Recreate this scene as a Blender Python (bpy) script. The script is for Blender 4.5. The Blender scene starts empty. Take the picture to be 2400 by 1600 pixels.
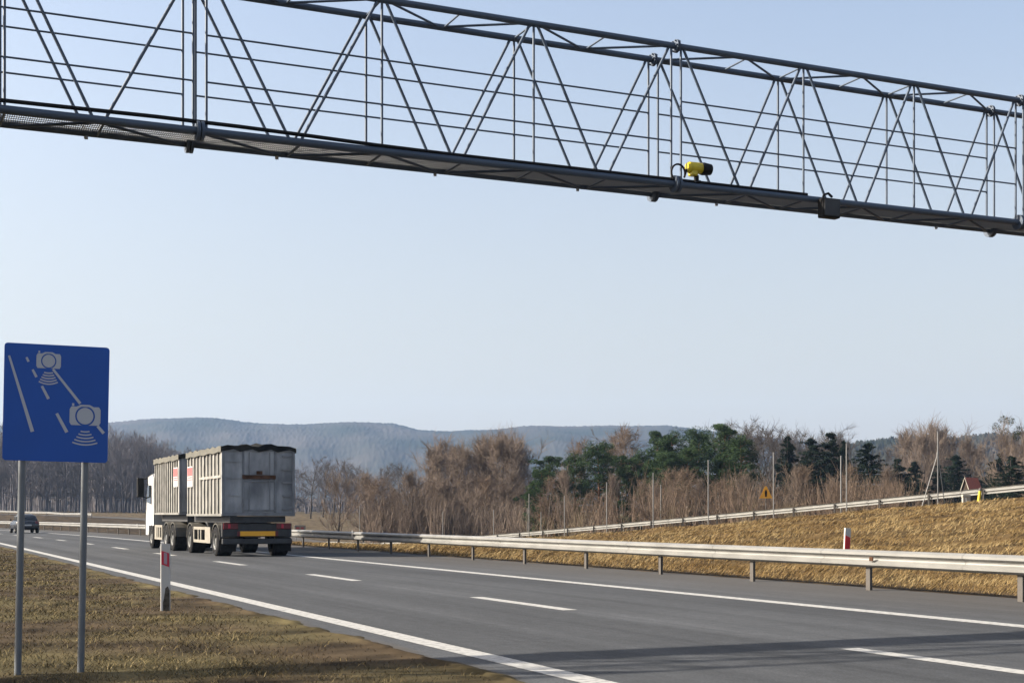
import bpy, math, random
import numpy as np
from mathutils import Vector, Matrix, Quaternion

random.seed(7)
RNG = np.random.default_rng(7)
scene = bpy.context.scene
COL = scene.collection

# ------------------------------------------------------------------ camera, sky, sun, exposure
HC = 1.40                                  # eye height above the road
FPX, CX, HY = 3300.0, 1200.0, 1206.0       # focal length, centre column and horizon row (2400x1600 frame)
cd = bpy.data.cameras.new("camera")
cam = bpy.data.objects.new("camera", cd); COL.objects.link(cam)
cam.location = (0, 0, HC); cam.rotation_euler = (math.radians(90), 0, 0)
cd.sensor_width = 36.0; cd.lens = 36.0 * FPX / 2400.0
cd.shift_y = (HY - 800.0) / 2400.0
cd.clip_start = 0.1; cd.clip_end = 30000
scene.camera = cam

SUN = Vector((-1.741, -0.03, 1.0)).normalized()      # towards the sun
w = bpy.data.worlds.new("World"); scene.world = w; w.use_nodes = True
nt = w.node_tree
sky = nt.nodes.new("ShaderNodeTexSky"); sky.sky_type = 'NISHITA'; sky.sun_disc = False
sky.sun_elevation = math.asin(SUN.z); sky.sun_rotation = math.atan2(SUN.x, SUN.y)
sky.air_density = 1.0; sky.dust_density = 5.0; sky.ozone_density = 0.7; sky.altitude = 100
bg = nt.nodes["Background"]; bg.inputs[1].default_value = 0.090
# thin winter haze whitens the sky towards the horizon, all the way round
tcw = nt.nodes.new("ShaderNodeTexCoord"); sxw = nt.nodes.new("ShaderNodeSeparateXYZ"); nt.links.new(tcw.outputs["Generated"], sxw.inputs[0])
mrw = nt.nodes.new("ShaderNodeMapRange"); mrw.interpolation_type = 'SMOOTHSTEP'
mrw.inputs[1].default_value = -0.02; mrw.inputs[2].default_value = 0.42; mrw.inputs[3].default_value = 0.66; mrw.inputs[4].default_value = 0.12
nt.links.new(sxw.outputs[2], mrw.inputs[0])
mxw = nt.nodes.new("ShaderNodeMix"); mxw.data_type = 'RGBA'; nt.links.new(mrw.outputs[0], mxw.inputs["Factor"])
nt.links.new(sky.outputs[0], mxw.inputs["A"]); mxw.inputs["B"].default_value = (2.80, 2.58, 2.30, 1)
nt.links.new(mxw.outputs["Result"], bg.inputs[0])
sd = bpy.data.lights.new("sun", 'SUN'); sd.energy = 5.0; sd.angle = math.radians(0.6); sd.color = (1.0, 0.90, 0.76)
so = bpy.data.objects.new("sun", sd); COL.objects.link(so); so.location = (-60, -10, 60)
so.rotation_euler = SUN.to_track_quat('Z', 'Y').to_euler()
vs = scene.view_settings
scene.display_settings.display_device = 'sRGB'
vs.view_transform = 'Standard'; vs.look = 'None'; vs.exposure = 1.56; vs.gamma = 1.0
scene.cycles.use_denoising = True
scene.cycles.max_bounces = 6; scene.cycles.diffuse_bounces = 3; scene.cycles.volume_bounces = 1

# ------------------------------------------------------------------ frames of reference
TH = math.atan2(CX + 285.0, FPX)
D = np.array([-math.sin(TH), math.cos(TH)])      # along the road, away
R = np.array([math.cos(TH), math.sin(TH)])       # across the road, to the right
TC = 5.48                                        # left edge line lies this far right of the camera
S0, RAD, S1 = 70.0, 790.0, 330.0
CEN = D * S0 + R * (TC - RAD)
A1 = (S1 - S0) / RAD

def rd(s, t):
    """road coordinates (along, right of the left edge line) -> world xy (numpy)"""
    s = np.asarray(s, float); t = np.asarray(t, float)
    s, t = np.broadcast_arrays(s, t)
    a = np.clip((s - S0) / RAD, 0, A1)
    e = np.minimum(s - S0, 0) + np.maximum(s - S1, 0)
    rr = np.cos(a)[..., None] * R + np.sin(a)[..., None] * D
    dd = np.cos(a)[..., None] * D - np.sin(a)[..., None] * R
    return CEN + (RAD + t)[..., None] * rr + e[..., None] * dd

def inv(x, y):
    p = np.stack(np.broadcast_arrays(np.asarray(x, float), np.asarray(y, float)), -1)
    v = p - CEN
    a = np.arctan2(v @ D, v @ R)
    s_st = p @ D; t_st = p @ R - TC
    rr1 = math.cos(A1) * R + math.sin(A1) * D; dd1 = math.cos(A1) * D - math.sin(A1) * R
    s_e = S1 + v @ dd1; t_e = v @ rr1 - RAD
    s_c = S0 + RAD * a; t_c = np.hypot(v[..., 0], v[..., 1]) - RAD
    s = np.where(s_st <= S0, s_st, np.where(a <= A1, s_c, s_e))
    t = np.where(s_st <= S0, t_st, np.where(a <= A1, t_c, t_e))
    return s, t

def heading(s):
    return TH + min(max((s - S0) / RAD, 0), A1)

def sm(x):
    x = np.clip(x, 0, 1); return x * x * (3 - 2 * x)

def zr(s):
    a = 2.0 - 0.0562 * (np.asarray(s, float) - 54.2)
    lo = -2.5 + 1.9 * sm((np.asarray(s, float) - 150) / 70); v = a - lo; v = 0.5 * (v + np.sqrt(v * v + 0.2)); a = lo + v
    hi = 3.9; v = hi - a; v = 0.5 * (v + np.sqrt(v * v + 0.2)); return hi - v

def wob(x, y, k):
    return (np.sin(x * 0.9 * k + 1.3) * np.cos(y * 1.1 * k + .4) + .6 * np.sin(x * 2.3 * k + y * 1.7 * k)
            + .4 * np.cos(y * 3.1 * k - x * 1.9 * k + 2))

RT0, RT1 = -0.62, 12.05
def H(s, t):
    s = np.asarray(s, float); t = np.asarray(t, float)
    far = 0.5 * ((s - 165) + np.sqrt((s - 165) ** 2 + 600))
    far = 3.4 * (1 - np.exp(-.028 * far / 3.4))
    far = np.where(s < 100, far * sm((s - 40) / 60), far)
    x = np.clip((t - 12.8) / (43.0 - 12.8), 0, 1)
    bank = x ** 2.1
    z = zr(s) * bank - 1.1 * sm((s - 52) / 36) * (1 - sm((s - 150) / 60)) * np.sin(math.pi * x) + far * sm((t - 12) / 22)
    back = sm((t - 55) / 25)
    z = z * 1.0 - back * np.maximum(zr(s), 0) * 0.55
    onramp = sm((t - 41) / 2) * (1 - sm((t - 52.5) / 2))
    n = wob(s, t, 0.9) * 0.05 + wob(s + 9, t - 3, 0.31) * 0.10
    amp = sm((t - 13) / 6) * (1 - onramp) + 0.35 * sm((-1.4 - t) / 3)
    z = z + n * amp
    inside = (t > RT0 - .01) & (t < RT1 + .01)
    rag = .5 * wob(s, t * .3, 2.1) + .4 * wob(s, t, 6.3)
    zi = .022 - .085 * sm((t - RT0) / .36 + .22 * rag)
    zo = .022 - .085 * sm((RT1 - t) / .45 + .22 * rag)
    return np.where(inside, np.where(t < 5, zi, zo), z)

def Hxy(x, y):
    s, t = inv(x, y); return float(H(s, t))

def PX(px, Y):
    return (px - CX) / FPX * Y

def PZ(py, Y):
    return HC + (HY - py) / FPX * Y

def on_ground(px, Y):
    x = PX(px, Y); return Vector((x, Y, Hxy(x, Y)))

# ------------------------------------------------------------------ object helpers
def tag(o, label=None, cat=None, group=None, kind=None):
    if label: o["label"] = label
    if cat: o["category"] = cat
    if group: o["group"] = group
    if kind: o["kind"] = kind
    return o

def obj(name, me, parent=None):
    o = bpy.data.objects.new(name, me); COL.objects.link(o)
    if parent is not None: o.parent = parent
    return o

def empty(name, loc=(0, 0, 0), rz=0.0, label=None, cat=None, group=None):
    o = bpy.data.objects.new(name, None); COL.objects.link(o)
    o.location = loc; o.rotation_euler = (0, 0, rz); o.empty_display_size = 0.3
    return tag(o, label, cat, group)

def mesh_np(name, V, F, mat, smooth=False, colors=None):
    V = np.asarray(V, np.float32); F = np.asarray(F, np.int32)
    me = bpy.data.meshes.new(name); n, k = F.shape
    me.vertices.add(len(V)); me.vertices.foreach_set("co", V.ravel())
    me.loops.add(n * k); me.loops.foreach_set("vertex_index", F.ravel())
    me.polygons.add(n); me.polygons.foreach_set("loop_start", np.arange(0, n * k, k, dtype=np.int32))
    me.update(calc_edges=True)
    if smooth: me.polygons.foreach_set("use_smooth", np.ones(n, bool))
    if colors is not None:
        a = me.color_attributes.new("tint", 'FLOAT_COLOR', 'POINT')
        a.data.foreach_set("color", np.asarray(colors, np.float32).ravel())
    me.materials.append(mat)
    return me

class MB:
    """collects shapes; build() links them as ONE mesh object"""
    def __init__(s): s.v = []; s.f = []; s.sm = []
    def add(s, vs_, fs, smooth=False):
        b = len(s.v); s.v += [tuple(v) for v in vs_]
        for f in fs: s.f.append(tuple(i + b for i in f)); s.sm.append(smooth)
    def box(s, x0, x1, y0, y1, z0, z1, M=None, bev=0.0):
        if bev > 0:
            b = bev
            prof = [(x0 + b, y0), (x1 - b, y0), (x1, y0 + b), (x1, y1 - b), (x1 - b, y1), (x0 + b, y1), (x0, y1 - b), (x0, y0 + b)]
            inn = [(min(max(x, x0 + b), x1 - b), min(max(y, y0 + b), y1 - b)) for x, y in prof]
            rings = [[(x, y, z0) for x, y in inn], [(x, y, z0 + b) for x, y in prof],
                     [(x, y, z1 - b) for x, y in prof], [(x, y, z1) for x, y in inn]]
            vs_ = [p for r_ in rings for p in r_]; n = 8
            fs = [tuple(range(n - 1, -1, -1)), tuple(range(3 * n, 4 * n))]
            for k in range(3):
                for i in range(n):
                    j = (i + 1) % n; fs.append((k * n + i, k * n + j, (k + 1) * n + j, (k + 1) * n + i))
        else:
            vs_ = [(x0, y0, z0), (x1, y0, z0), (x1, y1, z0), (x0, y1, z0), (x0, y0, z1), (x1, y0, z1), (x1, y1, z1), (x0, y1, z1)]
            fs = [(3, 2, 1, 0), (4, 5, 6, 7), (0, 1, 5, 4), (1, 2, 6, 5), (2, 3, 7, 6), (3, 0, 4, 7)]
        if M is not None: vs_ = [M @ Vector(v) for v in vs_]
        s.add(vs_, fs)
        return s
    def tube(s, pts, r, n=8, cap=True, r1=None):
        pts = [Vector(p) for p in pts]; r1 = r if r1 is None else r1
        L = len(pts); vs_ = []; up = None
        for i, p in enumerate(pts):
            a = pts[max(i - 1, 0)]; b = pts[min(i + 1, L - 1)]
            t = (b - a).normalized()
            if up is None: up = Vector((0, 0, 1)) if abs(t.z) < .9 else Vector((1, 0, 0))
            x = up.cross(t).normalized(); y = t.cross(x).normalized(); up = y
            rr = r + (r1 - r) * i / max(L - 1, 1)
            for k in range(n):
                a_ = 2 * math.pi * k / n
                vs_.append(p + x * (math.cos(a_) * rr) + y * (math.sin(a_) * rr))
        fs = []
        for i in range(L - 1):
            for k in range(n):
                j = (k + 1) % n; fs.append((i * n + k, i * n + j, (i + 1) * n + j, (i + 1) * n + k))
        s.add(vs_, fs, True)
        if cap: s.add(vs_[:n], [tuple(range(n - 1, -1, -1))]); s.add(vs_[-n:], [tuple(range(n))])
        return s
    def lathe(s, prof, axis, o, n=20, M=None):
        """prof: (r, a) pairs about an axis through o"""
        ax = {'x': (Vector((1, 0, 0)), Vector((0, 1, 0)), Vector((0, 0, 1))), 'y': (Vector((0, 1, 0)), Vector((0, 0, 1)), Vector((1, 0, 0))),
              'z': (Vector((0, 0, 1)), Vector((1, 0, 0)), Vector((0, 1, 0)))}[axis]
        vs_ = []
        for r, a in prof:
            for k in range(n):
                an = 2 * math.pi * k / n
                p = Vector(o) + ax[0] * a + (ax[1] * math.cos(an) + ax[2] * math.sin(an)) * r
                vs_.append(M @ p if M is not None else p)
        fs = []
        for i in range(len(prof) - 1):
            for k in range(n):
                j = (k + 1) % n; fs.append((i * n + k, i * n + j, (i + 1) * n + j, (i + 1) * n + k))
        s.add(vs_, fs, False)
        return s
    def prism(s, poly, y0, y1, M=None):
        """polygon in x,z pushed along y"""
        n = len(poly)
        vs_ = [(x, y0, z) for x, z in poly] + [(x, y1, z) for x, z in poly]
        if M is not None: vs_ = [M @ Vector(v) for v in vs_]
        fs = [tuple(range(n)), tuple(range(2 * n - 1, n - 1, -1))]
        for i in range(n):
            j = (i + 1) % n; fs.append((i, i + n, j + n, j))
        s.add(vs_, fs); return s
    def build(s, name, mat, parent=None):
        me = bpy.data.meshes.new(name); me.from_pydata([tuple(v) for v in s.v], [], s.f)
        me.polygons.foreach_set("use_smooth", s.sm); me.materials.append(mat); me.update()
        return obj(name, me, parent)

# ------------------------------------------------------------------ materials
ALB = 0.74                                 # overall reflectance level that goes with the exposure above
def new_mat(name):
    m = bpy.data.materials.new(name); m.use_nodes = True
    return m, m.node_tree, m.node_tree.nodes["Principled BSDF"]

def mat(name, c, rough=0.6, metal=0.0, var=0.0, scale=6.0, c2=None, bump=0.0, spec=0.5, coords='Object', stretch=None, lo=.35, hi=.65, detail=5):
    m, t, b = new_mat(name)
    if rough >= .8: spec = .04
    c = tuple(v * ALB for v in c); c2 = None if c2 is None else tuple(v * ALB for v in c2)
    b.inputs["Base Color"].default_value = (*c, 1); b.inputs["Roughness"].default_value = rough
    b.inputs["Metallic"].default_value = metal; b.inputs["Specular IOR Level"].default_value = spec
    if var > 0 or c2 is not None or bump > 0:
        tc = t.nodes.new("ShaderNodeTexCoord"); mp = t.nodes.new("ShaderNodeMapping")
        t.links.new(tc.outputs[coords], mp.inputs[0])
        if stretch: mp.inputs["Scale"].default_value = stretch
        n = t.nodes.new("ShaderNodeTexNoise"); n.inputs["Scale"].default_value = scale; n.inputs["Detail"].default_value = detail
        t.links.new(mp.outputs[0], n.inputs["Vector"])
        cr = t.nodes.new("ShaderNodeValToRGB")
        cr.color_ramp.elements[0].position = lo; cr.color_ramp.elements[1].position = hi
        ca = c; cb = c2 if c2 is not None else c
        cr.color_ramp.elements[0].color = (*[v * (1 - var) for v in ca], 1)
        cr.color_ramp.elements[1].color = (*[min(2, v * (1 + var)) for v in cb], 1)
        t.links.new(n.outputs[0], cr.inputs[0]); t.links.new(cr.outputs[0], b.inputs["Base Color"])
        if bump > 0:
            bp = t.nodes.new("ShaderNodeBump"); bp.inputs["Strength"].default_value = bump; bp.inputs["Distance"].default_value = 0.02
            t.links.new(n.outputs[0], bp.inputs["Height"]); t.links.new(bp.outputs[0], b.inputs["Normal"])
    return m

def mat_tint(name, rough=0.85, spec=0.05):
    m, t, b = new_mat(name)
    a = t.nodes.new("ShaderNodeAttribute"); a.attribute_name = "tint"
    t.links.new(a.outputs["Color"], b.inputs["Base Color"])
    b.inputs["Roughness"].default_value = rough; b.inputs["Specular IOR Level"].default_value = spec
    return m

def mat_asphalt():
    m, t, b = new_mat("asphalt")
    L = t.links.new
    uv = t.nodes.new("ShaderNodeUVMap"); uv.uv_map = "st"
    def noise(scale, stretch=(1, 1, 1), detail=6, rough=.6):
        mp = t.nodes.new("ShaderNodeMapping"); mp.inputs["Scale"].default_value = stretch; L(uv.outputs[0], mp.inputs[0])
        n = t.nodes.new("ShaderNodeTexNoise"); n.inputs["Scale"].default_value = scale
        n.inputs["Detail"].default_value = detail; n.inputs["Roughness"].default_value = rough; L(mp.outputs[0], n.inputs["Vector"]); return n
    def ramp(src, a, ca, b_, cb):
        r = t.nodes.new("ShaderNodeValToRGB"); e = r.color_ramp.elements
        e[0].position = a; e[1].position = b_; e[0].color = (*[ca] * 3, 1); e[1].color = (*[cb] * 3, 1); L(src, r.inputs[0]); return r
    def mul(x, y):
        k = t.nodes.new("ShaderNodeMix"); k.data_type = 'RGBA'; k.blend_type = 'MULTIPLY'; k.inputs["Factor"].default_value = 1
        L(x, k.inputs["A"]); L(y, k.inputs["B"]); return k.outputs["Result"]
    grain = ramp(noise(38, detail=3, rough=.8).outputs[0], .3, .62, .7, 1.38)
    streak = ramp(noise(1.0, (.02, 1.6, 1), 4).outputs[0], .35, .80, .65, 1.17)
    patch = ramp(noise(.35, (.4, 1, 1), 5).outputs[0], .35, .88, .65, 1.12)
    base = t.nodes.new("ShaderNodeRGB"); base.outputs[0].default_value = (.0475, .0503, .0545, 1)
    c = mul(mul(mul(base.outputs[0], grain.outputs[0]), streak.outputs[0]), patch.outputs[0])
    c = mul(c, ramp(noise(7, (.6, 1, 1), detail=4, rough=.7).outputs[0], .3, .84, .7, 1.16).outputs[0])
    sx = t.nodes.new("ShaderNodeSeparateXYZ"); L(uv.outputs[0], sx.inputs[0])
    wv = t.nodes.new("ShaderNodeMapRange"); wv.inputs[1].default_value = 0; wv.inputs[2].default_value = 12; L(sx.outputs[1], wv.inputs[0])
    wr = t.nodes.new("ShaderNodeValToRGB"); els = wr.color_ramp.elements                # polished wheel paths, paler crown and lane joint
    stops = [(0, 1.0), (.95, .90), (1.9, 1.03), (2.8, .89), (3.55, 1.0), (3.7, 1.10), (4.0, 1.10), (4.2, 1.0), (4.8, .90), (5.7, 1.03), (6.6, .89), (7.6, 1.03), (9, 1.07), (12, 1.05)]
    els[0].position = 0; els[0].color = (1, 1, 1, 1); els[1].position = 1; els[1].color = (1.05, 1.05, 1.05, 1)
    for tt_, v_ in stops[1:-1]: e_ = els.new(tt_ / 12); e_.color = (v_, v_, v_, 1)
    L(wv.outputs[0], wr.inputs[0]); c = mul(c, wr.outputs[0])
    # sand and dust along the two pavement edges
    en = noise(1.3, (.5, 1, 1), 6)
    ad = t.nodes.new("ShaderNodeMath"); ad.operation = 'MULTIPLY_ADD'; L(en.outputs[0], ad.inputs[0]); ad.inputs[1].default_value = 1.0; L(sx.outputs[1], ad.inputs[2])
    mr = t.nodes.new("ShaderNodeMapRange"); mr.inputs[1].default_value = -.12; mr.inputs[2].default_value = 0.12; mr.inputs[3].default_value = .75; mr.inputs[4].default_value = 0
    L(ad.outputs[0], mr.inputs[0])
    mr2 = t.nodes.new("ShaderNodeMapRange"); mr2.inputs[1].default_value = 8.2; mr2.inputs[2].default_value = 12.4; mr2.inputs[3].default_value = 0; mr2.inputs[4].default_value = .6
    L(ad.outputs[0], mr2.inputs[0])
    mx = t.nodes.new("ShaderNodeMath"); mx.operation = 'MAXIMUM'; L(mr.outputs[0], mx.inputs[0]); L(mr2.outputs[0], mx.inputs[1])
    k = t.nodes.new("ShaderNodeMix"); k.data_type = 'RGBA'; L(mx.outputs[0], k.inputs["Factor"]); L(c, k.inputs["A"]); k.inputs["B"].default_value = (.062, .054, .045, 1)
    L(k.outputs["Result"], b.inputs["Base Color"])
    b.inputs["Roughness"].default_value = .85; b.inputs["Specular IOR Level"].default_value = .08
    bp = t.nodes.new("ShaderNodeBump"); bp.inputs["Strength"].default_value = .35; bp.inputs["Distance"].default_value = .006
    L(noise(55, detail=2).outputs[0], bp.inputs["Height"]); L(bp.outputs[0], b.inputs["Normal"])
    return m

M = {}
M['asphalt'] = mat_asphalt()
M['paint'] = mat("road_paint", (.30, .30, .29), .75, var=.34, scale=13, lo=.28, hi=.55, spec=.2)
M['galv'] = mat("galvanised", (.205, .204, .194), .5, metal=0.1, var=.14, scale=1.2, stretch=(1, 1, 3))
M['post'] = mat("rail_post_steel", (.085, .076, .068), .6, metal=.2, var=.25, scale=3)
M['gantry'] = mat("gantry_steel", (.062, .088, .130), .5, metal=.1, var=.12, scale=2)
M['grate'] = mat("grating_steel", (.20, .21, .22), .6)
M['black'] = mat("black_plastic", (.007, .007, .008), .6, spec=.2)
M['rubber'] = mat("rubber", (.02, .02, .021), .8, var=.3, scale=8)
M['yellow'] = mat("yellow_paint", (.62, .47, .012), .4, var=.1, scale=9)
M['signblue'] = mat("sign_blue", (.0012, .080, .41), .6, var=.05, scale=2)
M['signwhite'] = mat("sign_white", (.46, .48, .52), .4)
M['tube'] = mat("sign_post_steel", (.15, .165, .18), .4, metal=.2, var=.08, scale=4)
M['white'] = mat("white_paint", (.50, .50, .495), .45, var=.06, scale=3)
M['cream'] = mat("cream_paint", (.25, .23, .19), .5, var=.15, scale=4)
M['dirtywhite'] = mat("dirty_white_plastic", (.56, .56, .55), .6, c2=(.48, .47, .44), var=.06, scale=9)
M['dirt'] = mat("dirt_splash", (.09, .08, .065), .9, var=.4, scale=18)
M['redref'] = mat("red_reflector", (.55, .012, .05), .3)
M['redplain'] = mat('bright_red_reflector', (.60, .015, .03), .3)
M['greyref'] = mat("grey_reflector", (.40, .30, .36), .25)
M['red'] = mat("red_plastic", (.13, .006, .012), .3)
M['signorange'] = mat('warning_sign_orange', (.95, .42, .012), .5)
M['plate'] = mat('reflective_marker', (.95, .45, .012), .35)
M['orange'] = mat("orange_plate", (.42, .17, .006), .4)
M['chassis'] = mat("chassis_dark", (.03, .031, .034), .6, var=.3, scale=5)
M['contside'] = mat("container_side", (.13, .128, .118), .6, c2=(.19, .185, .17), var=.12, scale=1.6, stretch=(1, 1, .25), bump=.1)
M['contrear'] = mat("container_rear", (.17, .182, .20), .6, c2=(.38, .39, .40), var=.22, scale=1.4, stretch=(1, 1, .45), bump=.1)
M['rib'] = mat('container_rib', (.28, .27, .245), .55, var=.3, scale=2.5)
M['frame'] = mat('container_frame', (.185, .195, .21), .6, var=.2, scale=3)
M['guard'] = mat('mudguard_plastic', (.085, .08, .068), .6, var=.3, scale=5)
M['rust'] = mat("rust", (.10, .055, .035), .8, var=.35, scale=6)
M['tarp'] = mat("tarpaulin", (.016, .018, .020), .85, c2=(.035, .034, .030), var=.2, scale=2)
M['tarpside'] = mat("tarpaulin_hem", (.085, .08, .062), .7, var=.2, scale=5)
M['glass'] = mat("dark_glass", (.02, .025, .03), .08)
M['carpaint'] = mat("car_paint", (.018, .022, .030), .25)
M['alu'] = mat("wheel_alu", (.22, .22, .21), .4, metal=.5, var=.15, scale=8)
M['boardred'] = mat("faded_red_print", (.36, .075, .075), .6, var=.12, scale=9)
M['fpole'] = mat("fence_pole_steel", (.20, .20, .195), .5, metal=.4, var=.12, scale=2)
M['roofred'] = mat("red_roof", (.36, .085, .05), .7, var=.2, scale=8)
M['wood'] = mat("dark_wood", (.06, .045, .035), .8, var=.2, scale=6)
M['concrete'] = mat("pale_concrete", (.42, .39, .33), .8, var=.1, scale=6)
def mat_soil():
    m = mat("dead_grass_soil", (.84, .84, .84), .95, c2=(1.35, 1.35, 1.35), var=.35, scale=1.1, bump=.9, detail=10)
    t_ = m.node_tree; b = t_.nodes["Principled BSDF"]; src = b.inputs["Base Color"].links[0].from_socket
    a = t_.nodes.new("ShaderNodeAttribute"); a.attribute_name = "tint"
    k = t_.nodes.new("ShaderNodeMix"); k.data_type = 'RGBA'; k.blend_type = 'MULTIPLY'; k.inputs["Factor"].default_value = 1
    t_.links.new(src, k.inputs["A"]); t_.links.new(a.outputs["Color"], k.inputs["B"]); t_.links.new(k.outputs["Result"], b.inputs["Base Color"]); return m
M['soil'] = mat_soil()
M['farsoil'] = mat("field_soil", (.070, .056, .037), .95, c2=(.105, .084, .053), var=.2, scale=.05, coords='Object', detail=9)
M['forest'] = mat("forest_canopy", (.022, .03, .022), .95, c2=(.05, .045, .04), var=.2, scale=.006, detail=9)
M['rise'] = mat("leafless_wood_floor", (.040, .036, .036), .95, c2=(.075, .064, .058), var=.2, scale=.03, detail=9)
M['grass'] = mat_tint("dry_grass_blades")
M['bark'] = mat("grey_bark", (.075, .065, .057), .9, var=.3, scale=2)
M['twig_brown'] = mat("brown_twigs", (.205, .162, .132), .9, var=.25, scale=.5)
M['twig_red'] = mat("reddish_twigs", (.165, .122, .092), .9, var=.25, scale=.5)
M['twig_grey'] = mat("grey_twigs", (.098, .086, .080), .9, var=.25, scale=.5)
M['twig_wood'] = mat('haze_tinted_twigs', (.145, .138, .152), .9, var=.25, scale=.2)  # bluish grey: distance haze over the far wood is put into the twig colour
M['straw'] = mat('straw_stems', (.17, .135, .09), .9, var=.25, scale=.5)
M['birch'] = mat("pale_birch_bark", (.28, .25, .22), .8, var=.35, scale=2.5)
M['needle'] = mat("pine_needles", (.022, .044, .021), .8, c2=(.048, .076, .034), var=.25, scale=.9)
M['needle2'] = mat("spruce_needles", (.009, .018, .014), .8, c2=(.017, .027, .019), var=.25, scale=.9)
M['pinebark'] = mat("pine_bark", (.16, .085, .05), .9, var=.3, scale=3)
M['mistletoe'] = mat("mistletoe_leaf", (.035, .042, .018), .8, var=.3, scale=4)

# ------------------------------------------------------------------ ground, road, markings
def grid_mesh(name, SS, TT, zfun, m, smooth=True, uv=False, tint=None):
    Sg, Tg = np.meshgrid(SS, TT, indexing='ij')
    P = rd(Sg, Tg); Z = zfun(Sg, Tg)
    V = np.concatenate([P, Z[..., None]], -1).reshape(-1, 3)
    a, b = len(SS), len(TT); I = np.arange(a * b).reshape(a, b)
    F = np.stack([I[:-1, :-1], I[:-1, 1:], I[1:, 1:], I[1:, :-1]], -1).reshape(-1, 4)
    me = mesh_np(name, V, F, m, smooth, None if tint is None else tint(Sg, Tg).reshape(-1, 4))
    if uv:
        l = me.uv_layers.new(name="st")
        st = np.stack([Sg, Tg], -1).reshape(-1, 2)[F.ravel()]
        l.data.foreach_set("uv", st.astype(np.float32).ravel())
    return me

SSg = np.unique(np.concatenate([np.arange(-30, 0, 2), np.arange(0, 45, .2), np.arange(45, 140, 1.0), np.arange(140, 440, 5)]))
TTg = np.unique(np.round(np.concatenate([[-150, -100, -70, -50, -40, -30, -24], np.arange(-20, -1, .5), [-.9, RT0 - .03], np.arange(RT0, RT0 + .46, .05),
        [1, 4, 8], np.arange(RT1 - .5, RT1 + .01, .1), [RT1 + .05, 12.4], np.arange(12.8, 43, .6), np.arange(43, 60, 1), np.arange(60, 120, 4), np.arange(120, 420, 15)]), 3))
def ground_tint(s, t):
    """earth under the verge is dark brown, the bank carries a golden thatch, the land beyond is dull brown"""
    k1 = sm((t - 12.4) / 1.2) * (1 - sm((t - 50) / 6)) * (1 - sm((s - 110) / 40)); k2 = sm((t - 50) / 6)
    ol = sm(.5 + .5 * wob(s, t, .8)) * (t < 0)
    c = np.array([.058, .043, .027]) * np.ones(s.shape + (1,))
    c = c + ol[..., None] * np.array([.020, .022, .006])
    c = c * (1 - k1)[..., None] + k1[..., None] * np.array([.105, .070, .032])
    c = c * (1 - k2)[..., None] + k2[..., None] * np.array([.10, .078, .050])
    return np.concatenate([c * ALB, np.ones(s.shape + (1,))], -1)
tag(obj("ground", grid_mesh("ground", SSg, TTg, H, M['soil'], tint=ground_tint)), kind='structure')
# far land: a polar sheet to the horizon, a little lower than the near ground
rr_ = np.concatenate([[0.5], np.geomspace(3, 4050, 120)]); aa_ = np.linspace(-math.pi, math.pi, 361)
Rg, Ag = np.meshgrid(rr_, aa_, indexing='ij')
Xg, Yg = Rg * np.sin(Ag), Rg * np.cos(Ag)
si, ti = inv(Xg, Yg)
Zg = H(np.clip(si, -30, 440), np.clip(ti, 13.5, 400)) * (Rg < 900) * 1.0
Zg = np.where(Yg > 0, Zg, 0) * sm((Rg - 60) / 60) * (1 - sm((Rg - 450) / 400)) - 0.7 + 6 * sm((Rg - 400) / 500)
Vg = np.stack([Xg, Yg, Zg], -1).reshape(-1, 3); a_, b_ = Rg.shape; I = np.arange(a_ * b_).reshape(a_, b_)
Fg = np.stack([I[:-1, :-1], I[:-1, 1:], I[1:, 1:], I[1:, :-1]], -1).reshape(-1, 4)
tag(obj("fields", mesh_np("fields", Vg, Fg, M['farsoil'], True)), kind='structure')

SSr = np.unique(np.concatenate([np.arange(-25, 70, 5.), np.arange(70, 335, 4.), [420]]))
tag(obj("road", grid_mesh("road", SSr, np.array([RT0, 0, 3.8, 7.6, 11, RT1]), lambda s, t: 0 * s, M['asphalt'], uv=True)), kind='structure')
SSl = np.unique(np.concatenate([np.arange(-30, 334, 2.5), [430]]))
tag(obj("ramp_road", grid_mesh("ramp_road", SSl, np.array([45.4, 48.5, 51.5]), lambda s, t: H(s, 47 + 0 * t) + .05, M['asphalt'], uv=True)), kind='structure')
tag(obj("left_edge_line", grid_mesh("left_edge_line", SSr, np.array([-.14, .14]), lambda s, t: 0 * s + .004, M['paint'])), kind='structure')
tag(obj("right_edge_line", grid_mesh("right_edge_line", SSr, np.array([7.48, 7.80]), lambda s, t: 0 * s + .004, M['paint'])), kind='structure')
dm = MB()
for k in range(-2, 32):
    e = 12.0 + 10.13 * k
    ss = np.linspace(e - 3.6, e, 4)
    A = rd(ss, 3.68); B = rd(ss, 3.92)
    for i in range(3):
        dm.add([(*A[i], .004), (*B[i], .004), (*B[i + 1], .004), (*A[i + 1], .004)], [(0, 1, 2, 3)])
tag(dm.build("lane_marking", M['paint']), kind='structure')

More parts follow.
